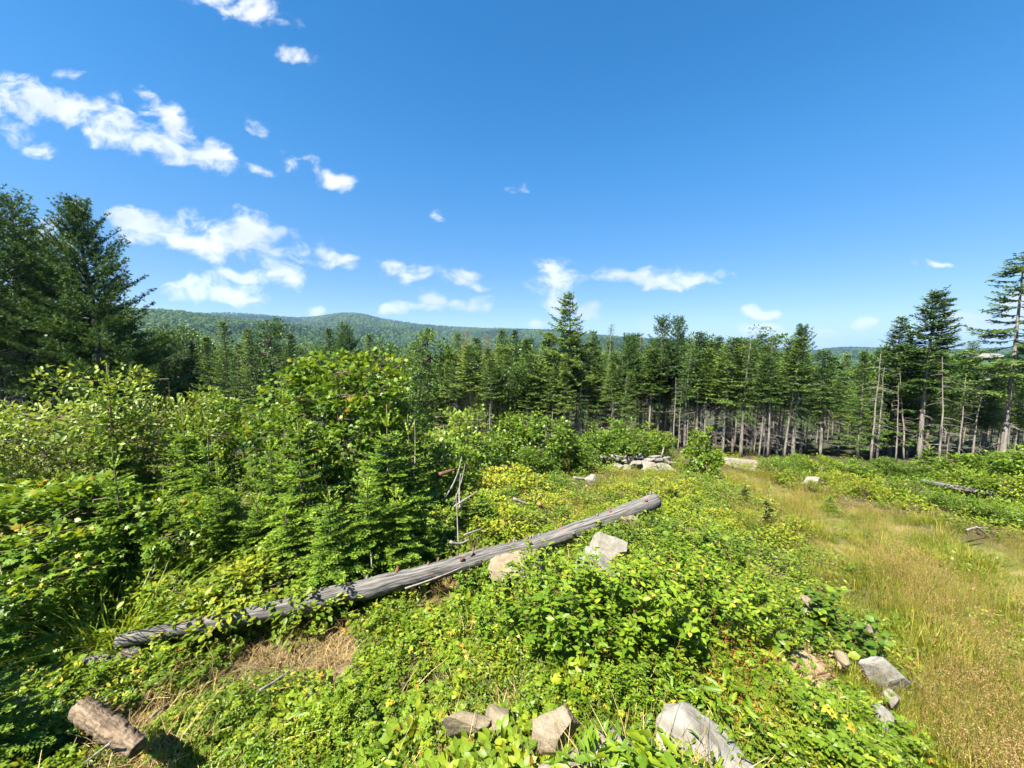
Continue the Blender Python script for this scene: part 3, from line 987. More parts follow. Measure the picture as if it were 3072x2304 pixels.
def pine_meshes(nm, h, cb, rmax, seed, mat='pine', spacing=.75, lush=1.0, dead=16, trunk_r=.2, asym=0.0, tops=1, shape=.55):
    """a white pine: long up-curved boughs ending in plumes of needle tufts"""
    r = np.random.default_rng(seed)
    tb, cbm, db = MB(), MB(), MB()
    zs = np.linspace(0, h, 14)
    bx = .3 * np.sin(zs / h * 3 + seed) * zs / h
    by = .25 * np.cos(zs / h * 2 + seed) * zs / h - .25 * zs / h
    axis = lambda z: np.array([np.interp(z, zs, bx), np.interp(z, zs, by), z])
    tube(tb, np.stack([bx, by, zs - (zs == 0) * .3], -1), trunk_r * (1 - zs / h) ** .75 + .015, 8)
    C_, A_ = [], []
    z = cb * h
    while z < h * .99:
        f = (h - z) / (h - cb * h)
        nb = int(r.integers(5, 8))
        a0 = r.uniform(0, 6.28)
        for b in range(nb):
            a = a0 + b * 6.283 / nb + r.normal(0, .3)
            Lb = (rmax * min(1.0, f ** shape * 1.1) * (.55 + .45 * min(1, (1 - f) * 4 + .3)) * r.uniform(.55, 1.15) + .25) * (1 + asym * math.cos(a))
            el = R_(55 * (1 - f) ** 1.6 + 6) + r.normal(0, .12)
            s = np.linspace(0, 1, 7)
            rad = Lb * s * math.cos(el)
            zz = Lb * s * math.sin(el) + .22 * Lb * (s ** 2.4) - .10 * Lb * s
            pts = axis(z) + np.stack([rad * math.cos(a), rad * math.sin(a), zz], -1)
            tube(cbm, pts, np.linspace(.03, .007, 7) * (.5 + Lb / 3), 3, .0, False)
            tang = nrm(np.gradient(pts, axis=0))
            nt = max(5, int(Lb / .16 * lush))
            for t in np.linspace(.2, 1, nt):
                q = np.array([np.interp(t, s, pts[:, c]) for c in range(3)])
                tg = np.array([np.interp(t, s, tang[:, c]) for c in range(3)])
                for side in (-1, 1):
                    hor = np.array([-math.sin(a), math.cos(a), 0]) * side
                    dr = nrm(tg * .9 + hor * r.uniform(.4, 1.1) + np.array([0, 0, r.uniform(-.05, .5)]))
                    ln = (.15 + .3 * Lb * (1.05 - t)) * r.uniform(.5, 1.1)
                    m = max(1, int(ln / .16))
                    u = np.linspace(.35, 1, m) if m > 1 else np.array([1.0])
                    C_.append(q + dr * (u * ln)[:, None] + r.normal(0, .04, (m, 3)))
                    A_.append(np.tile(dr + np.array([0, 0, .35]), (m, 1)))
        z += spacing * r.uniform(.7, 1.2) * (.5 + .5 * min(1, f * 1.6))
    C_.append(axis(h) + np.stack([0 * np.arange(6.), 0 * np.arange(6.), -.12 * np.arange(6.)], -1)); A_.append(np.tile([0, 0, 1.0], (6, 1)))
    C, A = np.concatenate(C_), nrm(np.concatenate(A_))
    k_ = 9
    n = len(C)
    dd = np.repeat(A, k_, 0) * .75 + r.normal(0, .62, (n * k_, 3))
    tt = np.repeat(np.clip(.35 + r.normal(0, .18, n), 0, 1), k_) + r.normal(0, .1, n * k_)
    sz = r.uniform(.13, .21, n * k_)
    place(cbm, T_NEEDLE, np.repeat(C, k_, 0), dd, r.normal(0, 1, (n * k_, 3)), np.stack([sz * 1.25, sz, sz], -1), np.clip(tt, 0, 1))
    for i in range(dead):
        z = h * r.uniform(.1, cb + .05)
        a = r.uniform(0, 6.28)
        Lb = r.uniform(.8, 2.6)
        s = np.linspace(0, 1, 6)
        pts = axis(z) + np.stack([Lb * s * math.cos(a), Lb * s * math.sin(a), Lb * (.35 * s - .15 * s ** 2)], -1)
        pts[1:] += r.normal(0, .05, (5, 3))
        tube(db, pts, np.linspace(.03, .008, 6), 3, .4, False)
        for k2 in range(4):
            q = pts[r.integers(2, 6)]
            a2 = a + r.normal(0, .7)
            l2 = r.uniform(.3, .8)
            tube(db, [q, q + np.array([l2 * .5 * math.cos(a2), l2 * .5 * math.sin(a2), l2 * .1]), q + np.array([l2 * math.cos(a2), l2 * math.sin(a2), l2 * .35])], [.013, .01, .006], 3, .4, False)
    out = [('trunk', tb.mesh(nm + '_trunk', M['trunkdark'], True)), ('crown', cbm.mesh(nm + '_crown', M[mat]))]
    if dead:
        out.append(('dead_branches', db.mesh(nm + '_dead', M['deadwood'])))
    return out, h


def leafy_meshes(nm, h, w, seed, mat, leaf=.12, nleaf=5000, tpl=T_DIAM, cb=.2, stems=1, clump=.2, nclump=70, tipred=0.0, trunk_r=.1, shape='oval', barkmat='twig', fine_twigs=0, flat=.6, tip_up=.0):
    """a broadleaf tree or bush: stems, limbs to leaf clumps spread through the crown"""
    r = np.random.default_rng(seed)
    tb, cbm = MB(), MB()
    cen = []
    while len(cen) < nclump:
        q = r.uniform(-1, 1, 3)
        if np.hypot(q[0], q[1]) > 1:
            continue
        t = (q[2] + 1) / 2
        if shape == 'oval':
            lim = math.sqrt(max(0, 1 - q[2] ** 2)) * (1 + .25 * math.sin(3 * math.atan2(q[1], q[0]) + seed))
        elif shape == 'cone':
            lim = (1 - t) ** .75 * 1.05 + .08
        else:
            lim = (.45 + .55 * t) if t < .75 else (1 - (t - .75) * 2.6)
        rr_ = np.hypot(q[0], q[1])
        if rr_ > lim:
            continue
        if rr_ < lim * .45 and r.random() < .7 and t < .85:
            continue
        cen.append((q[0] * w / 2, q[1] * w / 2, h * (cb + (1 - cb) * t)))
    cen = np.array(cen)
    cr = r.uniform(.6, 1.3, nclump) * clump * w / 2
    bases = []
    for s_ in range(stems):
        a = r.uniform(0, 6.28)
        b0 = np.array([math.cos(a), math.sin(a), 0]) * (0 if stems == 1 else w * .07)
        lean = np.array([math.cos(a), math.sin(a), 0]) * (0.05 if stems == 1 else .28) * w
        zs = np.linspace(0, 1, 8)
        pts = b0 + lean * (zs ** 1.4)[:, None] + np.stack([0 * zs, 0 * zs, zs * h * r.uniform(.82, .97)], -1)
        pts[1:, :2] += r.normal(0, .02 * w, (7, 2)); pts[0, 2] = -.15
        tube(tb, pts, trunk_r * (1 - zs * .92), 6, .5, False)
        bases.append(pts)
    for c, q in zip(cen, cr):
        bp = bases[r.integers(0, len(bases))]
        zt = c[2] - np.hypot(c[0], c[1]) * .55
        i0 = int(np.clip(np.searchsorted(bp[:, 2], zt), 1, 7))
        o = bp[i0]
        mid = (o + c) / 2 + np.array([0, 0, -.06 * h * r.random()])
        tube(tb, [o, mid, c], np.array([.32, .2, .06]) * trunk_r * .8 + .002, 4, .5, False)
    which = r.integers(0, nclump, nleaf)
    d = nrm(r.normal(0, 1, (nleaf, 3)))
    pos = cen[which] + d * (cr[which] * r.uniform(.25, 1.05, nleaf) ** .6)[:, None] * np.array([1, 1, .75])
    pos[:, 2] = np.maximum(pos[:, 2], .03)
    out_ = nrm(pos - np.array([0, 0, h * .45]))
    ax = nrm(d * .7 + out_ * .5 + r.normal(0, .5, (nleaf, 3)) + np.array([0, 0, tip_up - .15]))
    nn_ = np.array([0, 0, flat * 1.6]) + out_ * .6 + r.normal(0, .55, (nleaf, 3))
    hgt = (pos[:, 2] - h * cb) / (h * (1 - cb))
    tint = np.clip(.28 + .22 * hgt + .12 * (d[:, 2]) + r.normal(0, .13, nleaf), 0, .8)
    if tipred:
        red = (r.random(nleaf) < tipred) & (d[:, 2] > .2) & (hgt > .45)
        redc = r.random(nclump) < .12
        red |= redc[which] & (d[:, 2] > .45) & (hgt > .35) & (r.random(nleaf) < .45)
        tint = np.where(red, r.uniform(.82, 1, nleaf), tint)
    else:
        tint = np.clip(tint + (r.random(nleaf) < .06) * .3, 0, 1)
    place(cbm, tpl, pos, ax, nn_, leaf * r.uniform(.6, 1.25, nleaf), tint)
    return [('trunk' if stems == 1 else 'stems', tb.mesh(nm + '_wood', M[barkmat], True)), ('crown' if stems == 1 else 'foliage', cbm.mesh(nm + '_leaves', M[mat]))], h


def fir_meshes(nm, h, seed, rmax=None, needle=.03, dens=170, whorl=.27, leader=.38, candle=True, low=.06, full=1.0):
    """a young balsam fir with whorled flat sprays of needles and a bristling leader"""
    r = np.random.default_rng(seed)
    tb, cbm = MB(), MB()
    rmax = rmax or h * .34
    lean = r.normal(0, .03, 2)
    zs = np.linspace(0, h, 9)
    tube(tb, np.stack([lean[0] * zs, lean[1] * zs, zs - (zs == 0) * .15], -1), (.012 * h) * (1 - zs / h) ** .9 + .004, 6)
    axis = lambda z: np.array([lean[0] * z, lean[1] * z, z])
    SP, SD, SL, SN, ST = [], [], [], [], []      # shoots: start, direction, length, up, brightness

    def shoot(p, d, l, up, br):
        SP.append(p); SD.append(d); SL.append(l); SN.append(up); ST.append(br)
    shoot(axis(h - leader), np.array([lean[0], lean[1], 1.0]), leader, np.array([1.0, 0, 0]), .75)
    levels = [h - leader]
    while levels[-1] > h * low:
        levels.append(levels[-1] - whorl * r.uniform(.8, 1.15) * (.75 if len(levels) > 2 else 1.0))
    for li, z in enumerate(levels):
        if z < .05:
            continue
        f = (h - z) / h
        for sub in range(2 if li else 1):
            nb = int(r.integers(5, 8)) if sub == 0 else int(r.integers(2, 5))
            zz = z + (r.uniform(.06, .2) if sub else 0)
            a0 = r.uniform(0, 6.28)
            for b in range(nb):
                a = a0 + b * 6.283 / nb + r.normal(0, .2)
                Lb = rmax * min(1, (f * 1.28) ** .85) * r.uniform(.7, 1.12) * (1 if sub == 0 else .55)
                if li == 0:
                    Lb = max(Lb, leader * .75)
                el = R_(48 if li == 0 else max(-8, 38 - 85 * f)) + r.normal(0, .08)
                d = np.array([math.cos(a) * math.cos(el), math.sin(a) * math.cos(el), math.sin(el)])
                o = axis(zz)
                s = np.linspace(0, 1, 6)
                pts = o + d * (Lb * s)[:, None]
                pts[:, 2] += Lb * (-.16 * s + .20 * s ** 2)
                tg = nrm(np.gradient(pts, axis=0))
                tube(cbm, pts, np.linspace(.006, .0025, 6) * (.6 + Lb), 3, .08, False)
                up0 = nrm(np.cross(np.cross(d, [0, 0, 1.0]), d))
                for i in range(5):
                    shoot(pts[i], tg[i], Lb / 5, up0, (.8 if li == 0 else .3 + .08 * i + (.25 if i == 4 else 0)))
                if li == 0:
                    continue
                ns = max(2, int(Lb / .075 * full))
                for t in np.linspace(.16, .97, ns):
                    q = np.array([np.interp(t, s, pts[:, c]) for c in range(3)])
                    tgq = np.array([np.interp(t, s, tg[:, c]) for c in range(3)])
                    for side in (-1, 1):
                        hor = np.array([-math.sin(a), math.cos(a), 0]) * side
                        dr = nrm(tgq * r.uniform(.7, 1.1) + hor * .95 + np.array([0, 0, r.uniform(-.1, .14)]))
                        ln = (.05 + .42 * Lb * (1 - t)) * r.uniform(.65, 1.1)
                        ln = min(ln, .34)
                        half = ln * .55
                        shoot(q, dr, half, up0, .22 + r.uniform(0, .2))
                        shoot(q + dr * half, dr + np.array([0, 0, .05]), ln - half, up0, .55 + r.uniform(-.1, .25))
                        if ln > .16:
                            for s2 in (-1, 1):
                                d2 = nrm(dr + s2 * np.cross(dr, [0, 0, 1.0]) * .9)
                                shoot(q + dr * half * .8, d2, ln * .4, up0, .5 + r.uniform(-.1, .25))
    SP, SD, SL, SN, ST = map(np.array, (SP, nrm(np.array(SD)), SL, SN, ST))
    keep_ = np.arange(len(SP)) > 0
    w_ = np.full(len(SP), .062)
    place(cbm, T_DIAM, SP - SD * .012, SD, SN + r.normal(0, .25, SN.shape), np.stack([w_, SL + .02, SL + .02], -1), np.clip(ST - .08, 0, 1))
    cnt = np.maximum(3, (SL * dens).astype(int))
    idx = np.repeat(np.arange(len(SP)), cnt)
    u = r.uniform(0, 1, len(idx))
    sd = np.cross(SD, SN)
    ang = r.normal(0, 1.0, len(idx)) * .75
    sg = r.choice([-1.0, 1.0], len(idx))
    is_lead = idx == 0
    ang = np.where(is_lead, r.uniform(0, 6.28, len(idx)), ang)
    lat = sd[idx] * (sg * np.cos(ang))[:, None] + SN[idx] * np.abs(np.sin(ang))[:, None] * np.where(is_lead, sg, 1)[:, None]
    fwdw = r.uniform(.45, .95, len(idx))
    dd = SD[idx] * fwdw[:, None] + lat
    pos = SP[idx] + SD[idx] * (u * SL[idx])[:, None]
    tint = np.clip(ST[idx] + r.normal(0, .08, len(idx)), 0, 1)
    sz = needle * r.uniform(.75, 1.15, len(idx))
    place(cbm, T_NEEDLE, pos, dd, SN[idx] + r.normal(0, .5, (len(idx), 3)), np.stack([sz * 1.9, sz, sz], -1), tint)
    return [('trunk', tb.mesh(nm + '_trunk', M['twig'], True)), ('crown', cbm.mesh(nm + '_crown', M['fir']))], h


def stem_shrub_meshes(nm, h, w, seed, mat, nst=34, leaf=.055, per=26, tpl=T_OVAL, stemmat='redstem', start=.25, up=.55, tiplight=.3, arch=.35, redtip=.04, branch=True):
    """many upright wands dressed with leaves, as meadowsweet and young shrubs grow"""
    r = np.random.default_rng(seed)
    tb, cbm = MB(), MB()
    P_, D_, N_, S_, T_ = [], [], [], [], []

    def wand(p0, dirx, ln, nleaf, rad):
        s = np.linspace(0, 1, 6)
        hor = np.array([dirx[0], dirx[1], 0])
        pts = p0 + np.stack([0 * s, 0 * s, ln * s * (1 - .18 * np.linalg.norm(hor) * s)], -1) + hor * (ln * (s * .35 + arch * s ** 2))[:, None]
        pts[1:] += r.normal(0, .012 * ln, (5, 3))
        tube(tb, pts, np.linspace(rad, rad * .3, 6), 3, .5, False)
        tg = nrm(np.gradient(pts, axis=0))
        t = np.sort(r.uniform(start, 1, nleaf))
        q = np.stack([np.interp(t, s, pts[:, c]) for c in range(3)], -1)
        g = np.stack([np.interp(t, s, tg[:, c]) for c in range(3)], -1)
        a = np.arange(nleaf) * 2.4 + r.uniform(0, 6.28)
        lat = np.stack([np.cos(a), np.sin(a), np.zeros(nleaf)], -1)
        dd = lat + g * r.uniform(up * .4, up * 1.5, (nleaf, 1)) + r.normal(0, .2, (nleaf, 3))
        P_.append(q); D_.append(dd)
        N_.append(np.array([0, 0, 1.0]) - lat * .1 + r.normal(0, .35, (nleaf, 3)))
        S_.append(leaf * r.uniform(.65, 1.2, nleaf) * (1 - .25 * t))
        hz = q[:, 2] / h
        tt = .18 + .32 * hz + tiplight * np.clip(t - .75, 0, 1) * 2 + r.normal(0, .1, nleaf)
        T_.append(np.where(r.random(nleaf) < redtip, .95, np.clip(tt, 0, .85)))
        return pts
    for i in range(nst):
        a = r.uniform(0, 6.28)
        rad = math.sqrt(r.random())
        p0 = np.array([math.cos(a), math.sin(a), 0]) * rad * w * .28
        dv = np.array([math.cos(a), math.sin(a)]) * rad * (w * .45 / h) + r.normal(0, .1, 2)
        ln = h * r.uniform(.7, 1.08) * (1 - .25 * rad)
        pts = wand(p0, dv, ln, per, .0045)
        if branch:
            for k_ in range(2):
                j = r.integers(2, 5)
                dv2 = dv + r.normal(0, .4, 2)
                wand(pts[j], dv2, ln * r.uniform(.25, .42), int(per * .4), .003)
    place(cbm, tpl, np.concatenate(P_), np.concatenate(D_), np.concatenate(N_), np.concatenate(S_), np.concatenate(T_))
    return [('stems', tb.mesh(nm + '_stems', M[stemmat])), ('foliage', cbm.mesh(nm + '_foliage', M[mat]))], h


def grass_mesh(nm, n, h, spread, seed, mat, width=.006, seedmat=None, lean=.25, seeds=10, seg=3, seedsz=.02):
    r = np.random.default_rng(seed)
    mb = MB()
    a = r.uniform(0, 6.28, n)
    rad = spread * np.sqrt(r.random(n))
    base = np.stack([rad * np.cos(a), rad * np.sin(a), np.zeros(n) - .02], -1)
    a2 = a + r.normal(0, .9, n)
    hh = h * r.uniform(.5, 1.1, n)
    ln = lean * r.uniform(.3, 1.6, n) * hh
    wv = np.stack([-np.sin(a2), np.cos(a2), 0 * a2], -1)
    hv = np.stack([np.cos(a2), np.sin(a2), 0 * a2], -1)
    rows = []
    for s in np.linspace(0, 1, seg + 1):
        c = base + hv * (ln * s ** 2)[:, None]
        c[:, 2] += hh * (s - .25 * lean * s ** 2)
        w = width * (1 - s ** 1.5) * r.uniform(.7, 1.3, n) if s < 1 else np.zeros(n)
        rows.append((c - wv * w[:, None] / 2, c + wv * w[:, None] / 2))
    V = np.stack([np.stack(x, 1) for x in rows], 1)           # n, seg+1, 2, 3
    V = V.reshape(n, -1, 3)
    f = []
    for s in range(seg):
        f += [(2 * s, 2 * s + 1, 2 * s + 3), (2 * s, 2 * s + 3, 2 * s + 2)]
    F = np.array(f)[None] + (np.arange(n) * 2 * (seg + 1))[:, None, None]
    tt = np.clip(.45 + r.normal(0, .22, n), 0, 1)
    mb.add(V.reshape(-1, 3), F.reshape(-1, 3), np.repeat(tt, 2 * (seg + 1)))
    m = mb.mesh(nm, M[mat])
    if seedmat:
        sb = MB()
        k_ = max(3, n // 3)
        tips = rows[-1][0][:k_]
        q = np.repeat(tips, seeds, 0) + r.normal(0, .028, (k_ * seeds, 3)) * np.array([.8, .8, 1.9])
        place(sb, T_DIAM, q, r.normal(0, 1, q.shape) + [0, 0, .8], r.normal(0, 1, q.shape), seedsz * r.uniform(.6, 1.3, len(q)), np.clip(.5 + r.normal(0, .2, len(q)), 0, 1))
        # join seeds into the same mesh with a second material slot
        V0 = np.concatenate([np.concatenate(mb.V), np.concatenate(sb.V)])
        F0 = np.concatenate([np.concatenate(mb.F), np.concatenate(sb.F) + mb.n])
        T0 = np.concatenate([np.concatenate(mb.T), np.concatenate(sb.T)])
        m2 = mesh(nm, V0, F0, M[mat], T0)
        m2.materials.append(M[seedmat])
        mi = np.zeros(len(F0), dtype=np.int32); mi[len(np.concatenate(mb.F)):] = 1
        m2.polygons.foreach_set('material_index', mi)
        return m2
    return m


def herb_mesh(nm, seed, n, h, w, leaf, tpl, mat, flat=.8):
    """a low tuft of small leaves, one patch of ground cover"""
    r = np.random.default_rng(seed)
    mb = MB()
    a = r.uniform(0, 6.28, n)
    rad = w / 2 * np.sqrt(r.random(n))
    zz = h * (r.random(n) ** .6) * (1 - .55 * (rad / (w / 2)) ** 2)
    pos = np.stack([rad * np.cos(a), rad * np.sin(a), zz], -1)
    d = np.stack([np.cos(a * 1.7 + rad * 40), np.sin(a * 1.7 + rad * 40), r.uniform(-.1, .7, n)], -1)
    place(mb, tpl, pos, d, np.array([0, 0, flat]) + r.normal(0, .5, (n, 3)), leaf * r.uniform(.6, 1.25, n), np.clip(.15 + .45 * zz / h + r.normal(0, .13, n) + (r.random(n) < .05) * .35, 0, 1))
    return mb.mesh(nm, M[mat])


def thing(name, label, cat, parts, loc, scale=1.0, rotz=0.0, group=None, tilt=(0, 0)):
    e = bpy.data.objects.new(name, None)
    COL.objects.link(e)
    e.empty_display_size = .1
    e.location = loc
    e.rotation_euler = (tilt[0], tilt[1], rotz)
    e.scale = (scale,) * 3 if np.isscalar(scale) else scale
    prop(e, label, cat, group)
    for pn, me in parts:
        c_ = obj(pn, me, e)
        if pn in ('dead_branches', 'stems', 'foliage', 'blades', 'stalks', 'leaves'):
            c_['kind'] = 'stuff'
    return e


ORD = ['first', 'second', 'third', 'fourth', 'fifth', 'sixth', 'seventh', 'eighth', 'ninth', 'tenth', 'eleventh', 'twelfth', 'thirteenth', 'fourteenth', 'fifteenth', 'sixteenth', 'seventeenth', 'eighteenth', 'nineteenth', 'twentieth', 'twenty-first', 'twenty-second', 'twenty-third', 'twenty-fourth', 'twenty-fifth', 'twenty-sixth', 'twenty-seventh', 'twenty-eighth']


def tree(name, label, var, X, Ytop, d, cat='tree', group=None, rotz=None, wide=1.0, tilt=(0, 0)):
    """stand a tree on the ground at depth d under photo column X so that its top reaches Ytop"""
    parts, h0 = var
    b = base_at(X, d)
    topz = at(X, Ytop, d)[2]
    s = max(.15, (topz - b[2]) / h0)
    return thing(name, label, cat, parts, b, (s * wide, s * wide, s), random.uniform(0, 6.28) if rotz is None else rotz, group, tilt)


# ------------------------------------------------------------------ trees: variants
SP_FULL = [spruce_meshes('spruce_full_%d' % i, 13, .16, 1.9, 10 + i, 'spruce', spacing=.36, dead=26, lush=.8, step=.085, el_len=.2, el_w=1.15) for i in range(3)]
SP_MID = [spruce_meshes('spruce_mid_%d' % i, 12.5, .48, 1.55, 20 + i, 'spruce', spacing=.34, dead=46, dead_len=1.3, lush=.8, step=.085, el_len=.22, el_w=1.25, trunk_r=.1) for i in range(4)]
SP_HIGH = [spruce_meshes('spruce_high_%d' % i, 12.5, .6, 1.25, 30 + i, 'spruce', spacing=.34, dead=40, dead_len=1.0, lush=.85, step=.085, el_len=.22, el_w=1.25, trunk_r=.085) for i in range(4)]
SP_DARK = [spruce_meshes('spruce_dark_%d' % i, 14, .06, 2.2, 40 + i, 'spruce', spacing=.42, dead=0, lush=.62, step=.1, el_len=.24, el_w=1.3, trunkmat='trunkdark') for i in range(3)]
LARCH = [spruce_meshes('larch_%d' % i, 13, .35, 1.6, 50 + i, 'larch', spacing=.4, dead=26, lush=.8, step=.09, el_len=.13, el_w=.7, curl=.1, bot_el=-22, gap=.15) for i in range(2)]
PINE_L = [pine_meshes('pine_%d' % i, 15, .30, 3.6, 60 + i, asym=.1) for i in range(3)]
PINE_S = [pine_meshes('slim_pine_%d' % i, 13, .58, 1.25, 70 + i, spacing=.55, lush=1.0, dead=10, trunk_r=.13, shape=.35) for i in range(2)]
DEC = [leafy_meshes('forest_leaf_%d' % i, 13, 6.0, 80 + i, 'darkleaf', .3, 5200, T_DIAM, .22, 1, .26, 80, 0, .16, 'oval', 'trunkdark') for i in range(3)]
DEC_HIGH = [leafy_meshes('high_leaf_%d' % i, 13, 5.0, 86 + i, 'darkleaf', .3, 4200, T_DIAM, .5, 1, .28, 60, 0, .12, 'oval', 'trunkdark') for i in range(2)]
DEC_TALL = leafy_meshes('tall_oval_leaf', 12, 5.2, 91, 'darkleaf', .24, 7000, T_DIAM, .08, 1, .24, 110, 0, .16, 'oval', 'trunkdark')
BROWN = spruce_meshes('brown_larch', 12, .40, 1.6, 95, 'brown', spacing=.4, dead=50, dead_len=1.5, lush=.75, step=.1, el_len=.13, el_w=.75, gap=.25, bot_el=5, top_el=45, curl=.05)

# the single trees one can point to
tall_mid = spruce_meshes('tall_middle', 13, .42, 3.0, 101, 'spruce', spacing=.44, nbr=7, gap=.28, lush=1.1, el_len=.22, el_w=1.4, step=.075, curl=.35, top_el=30, bot_el=2, trunk_r=.17, dead=40, dead_from=.15, bend=.4, dead_len=1.6, onesided=.25)
tree('tall_spruce', 'tallest dark spruce in the middle with layered crown above a bare leaning trunk', tall_mid, 1700, 882, 32, rotz=.4)
r1 = spruce_meshes('right_tall', 13, .42, 2.15, 102, 'spruce', spacing=.36, gap=.1, lush=1.2, el_w=1.3, el_len=.22, step=.08, curl=.28, top_el=35, bot_el=-4, shape=.55, trunk_r=.17, dead=26, dead_from=.1)
tree('bare_trunk_spruce', 'tall spruce with wide open crown on a pale bare trunk, left of the quarry', r1, 2757, 880, 24)
r2 = spruce_meshes('edge_tall', 14, .36, 2.4, 103, 'spruce', spacing=.46, gap=.28, lush=1.15, el_w=1.3, el_len=.22, step=.085, curl=.2, top_el=20, bot_el=-14, shape=.5, trunk_r=.16, dead=22, dead_from=.1, bend=.1)
tree('sparse_spruce', 'tallest sparse spruce with gappy crown at the right edge of the picture', r2, 3003, 772, 22.5)
r3 = spruce_meshes('right_cone', 12, .14, 2.3, 104, 'spruce', spacing=.32, gap=.05, lush=1.1, el_w=1.3, el_len=.2, step=.075, curl=.25, top_el=35, bot_el=-8, shape=.7, dead=40, dead_len=1.7)
tree('conical_spruce', 'conical full-crowned spruce just left of the tall bare-trunked one', r3, 2668, 955, 25.5)
tree('short_spruce', 'pointed spruce with dead lower branches, left of the conical full-crowned one', SP_FULL[0], 2572, 1052, 24, wide=1.15)
tree('short_spruce', 'pointed bare-stemmed spruce right of the gap that shows the blue hill', SP_MID[1], 2460, 1048, 25, wide=1.5)
tree('young_spruce', 'narrow spruce tip showing just right of the pointed bare-stemmed spruce', SP_HIGH[0], 2515, 1062, 29)
r4 = spruce_meshes('odd_spire', 12, .3, 1.5, 105, 'spruce', spacing=.3, lush=1.0, el_len=.18, shape=.5, dead=20)
tree('spired_spruce', 'dark spruce with a thin reddish spire beneath the far hill', r4, 2878, 1022, 29)
tree('round_tree', 'rounded green tree below the pale quarry face', DEC[0], 2955, 1082, 33)
tree('pine', 'slim pine with tufted top, left one of the pair on close trunks', PINE_S[0], 1970, 962, 30)
tree('pine', 'slim pine with tufted top, right one of the pair on close trunks', PINE_S[1], 2012, 964, 30.6)
tree('larch', 'feathery pale larch right behind the tallest middle spruce', LARCH[0], 1818, 972, 38, wide=1.1)
tree('larch', 'feathery larch with thin top between the tallest spruce and its taller neighbour', LARCH[1], 1768, 990, 39, wide=1.1)
tree('larch', 'feathery larch just left of the two tufted pines', LARCH[0], 1918, 1008, 36, wide=1.1)
tree('larch', 'bluish larch at the middle of the line of bare trunks', LARCH[1], 2290, 1002, 31, wide=1.0)
tree('oval_tree', 'dense dark oval broadleaf tree behind the maple bush', DEC_TALL, 1292, 986, 36, wide=1.1)
tree('browning_larch', 'browning half-bare larch with thin crown right of the oval tree', BROWN, 1405, 988, 33.5, rotz=1)
tree('browning_larch', 'grey-topped nearly leafless larch beside the browning one', BROWN, 1462, 1002, 34.5, rotz=3, wide=.9)

# big pines on the left edge
tree('white_pine', 'tall white pine with a bare lower trunk at the left edge', pine_meshes('edge_pine', 16, .42, 3.4, 63, dead=44, lush=.9), 18, 562, 25, rotz=.3)
tree('white_pine', 'forked-top white pine second from the left edge', PINE_L[1], 100, 632, 27)
big = pine_meshes('broad_pine', 15, .10, 4.6, 64, lush=1.15, dead=18, spacing=.62, trunk_r=.26, shape=.6)
tree('white_pine', 'broad white pine whose long boughs reach right into the sky', big, 330, 655, 27, rotz=.2)
tree('white_pine', 'white pine filling the gap between the forked and the broad pine', PINE_L[2], 215, 740, 30, wide=1.05)
tree('white_pine', 'white pine cut by the left edge of the picture', PINE_L[0], -75, 640, 27)
tree('forest_tree', 'leafy tree standing between the left edge pines', DEC[1], 160, 745, 29)
tree('forest_tree', 'leafy dark tree beneath the broad pine', DEC[2], 270, 900, 27.5)
for i, (X, Y, d) in enumerate([(60, 860, 31), (150, 880, 33), (250, 860, 35), (380, 985, 33), (430, 1000, 36), (-40, 820, 33)]):
    tree('dark_spruce', 'dark spruce in the shade behind the pines on the left', SP_DARK[i % 3], X, Y, d, group='spruces behind the left pines')

# forest seen over the saplings, left and middle
MIDF = [(395, 1005, 45, 'd', 'leafy tree just right of the broad pine'), (450, 1012, 42, 's', 'dark spruce right of the broad pine'), (503, 985, 48, 'd', 'rounded leafy tree right of the broad pine boughs'),
        (560, 990, 50, 'd', 'leafy tree below the start of the ridge'), (600, 985, 55, 'd', 'pale leafy treetop below the left end of the ridge'), (690, 968, 44, 's', 'pointed dark spruce below the flat part of the ridge'),
        (765, 985, 42, 's', 'dense spruce left of the pale leafy treetop'), (830, 962, 50, 'd', 'tall leafy tree between two dark spruces'), (880, 1002, 40, 's', 'narrow spruce at the left of the maple bush'),
        (1000, 985, 52, 's', 'spruce below the round summit of the ridge'), (1052, 984, 50, 'p', 'bushy pine just right of the summit spruce'), (1112, 1003, 55, 's', 'spruce tip over the orange-tipped maple'),
        (1155, 1018, 55, 'd', 'leafy top above the maple bush'), (1200, 1040, 60, 'd', 'low leafy crown left of the oval tree'), (945, 1030, 58, 'd', 'low leafy crown behind the left side of the maple'),
        (1505, 1040, 37, 's', 'spruce right of the grey-topped larch'), (1572, 1018, 36, 's', 'broad dark spruce left of the tallest spruce'), (1610, 1045, 38, 'd', 'leafy tree left of the tallest spruce'),
        (1640, 995, 33, 's', 'spruce pressed against the left side of the tallest spruce'), (1345, 1075, 40, 'd', 'leafy tree between the oval tree and the browning larch'), (640, 1010, 47, 's', 'shaded spruce left of the pointed dark spruce'), (725, 1030, 43, 's', 'shaded spruce right of the pointed dark spruce')]
for i, (X, Y, d, k_, lab) in enumerate(MIDF):
    v = DEC[i % 3] if k_ == 'd' else (PINE_L[1] if k_ == 'p' else (SP_FULL[i % 3] if i % 2 else SP_DARK[i % 3]))
    tree({'d': 'forest_tree', 's': 'forest_spruce', 'p': 'forest_pine'}[k_], lab, v, X, Y, d, wide=1.0 if k_ == 'd' else 1.15, group='trees of the forest below the ridge')

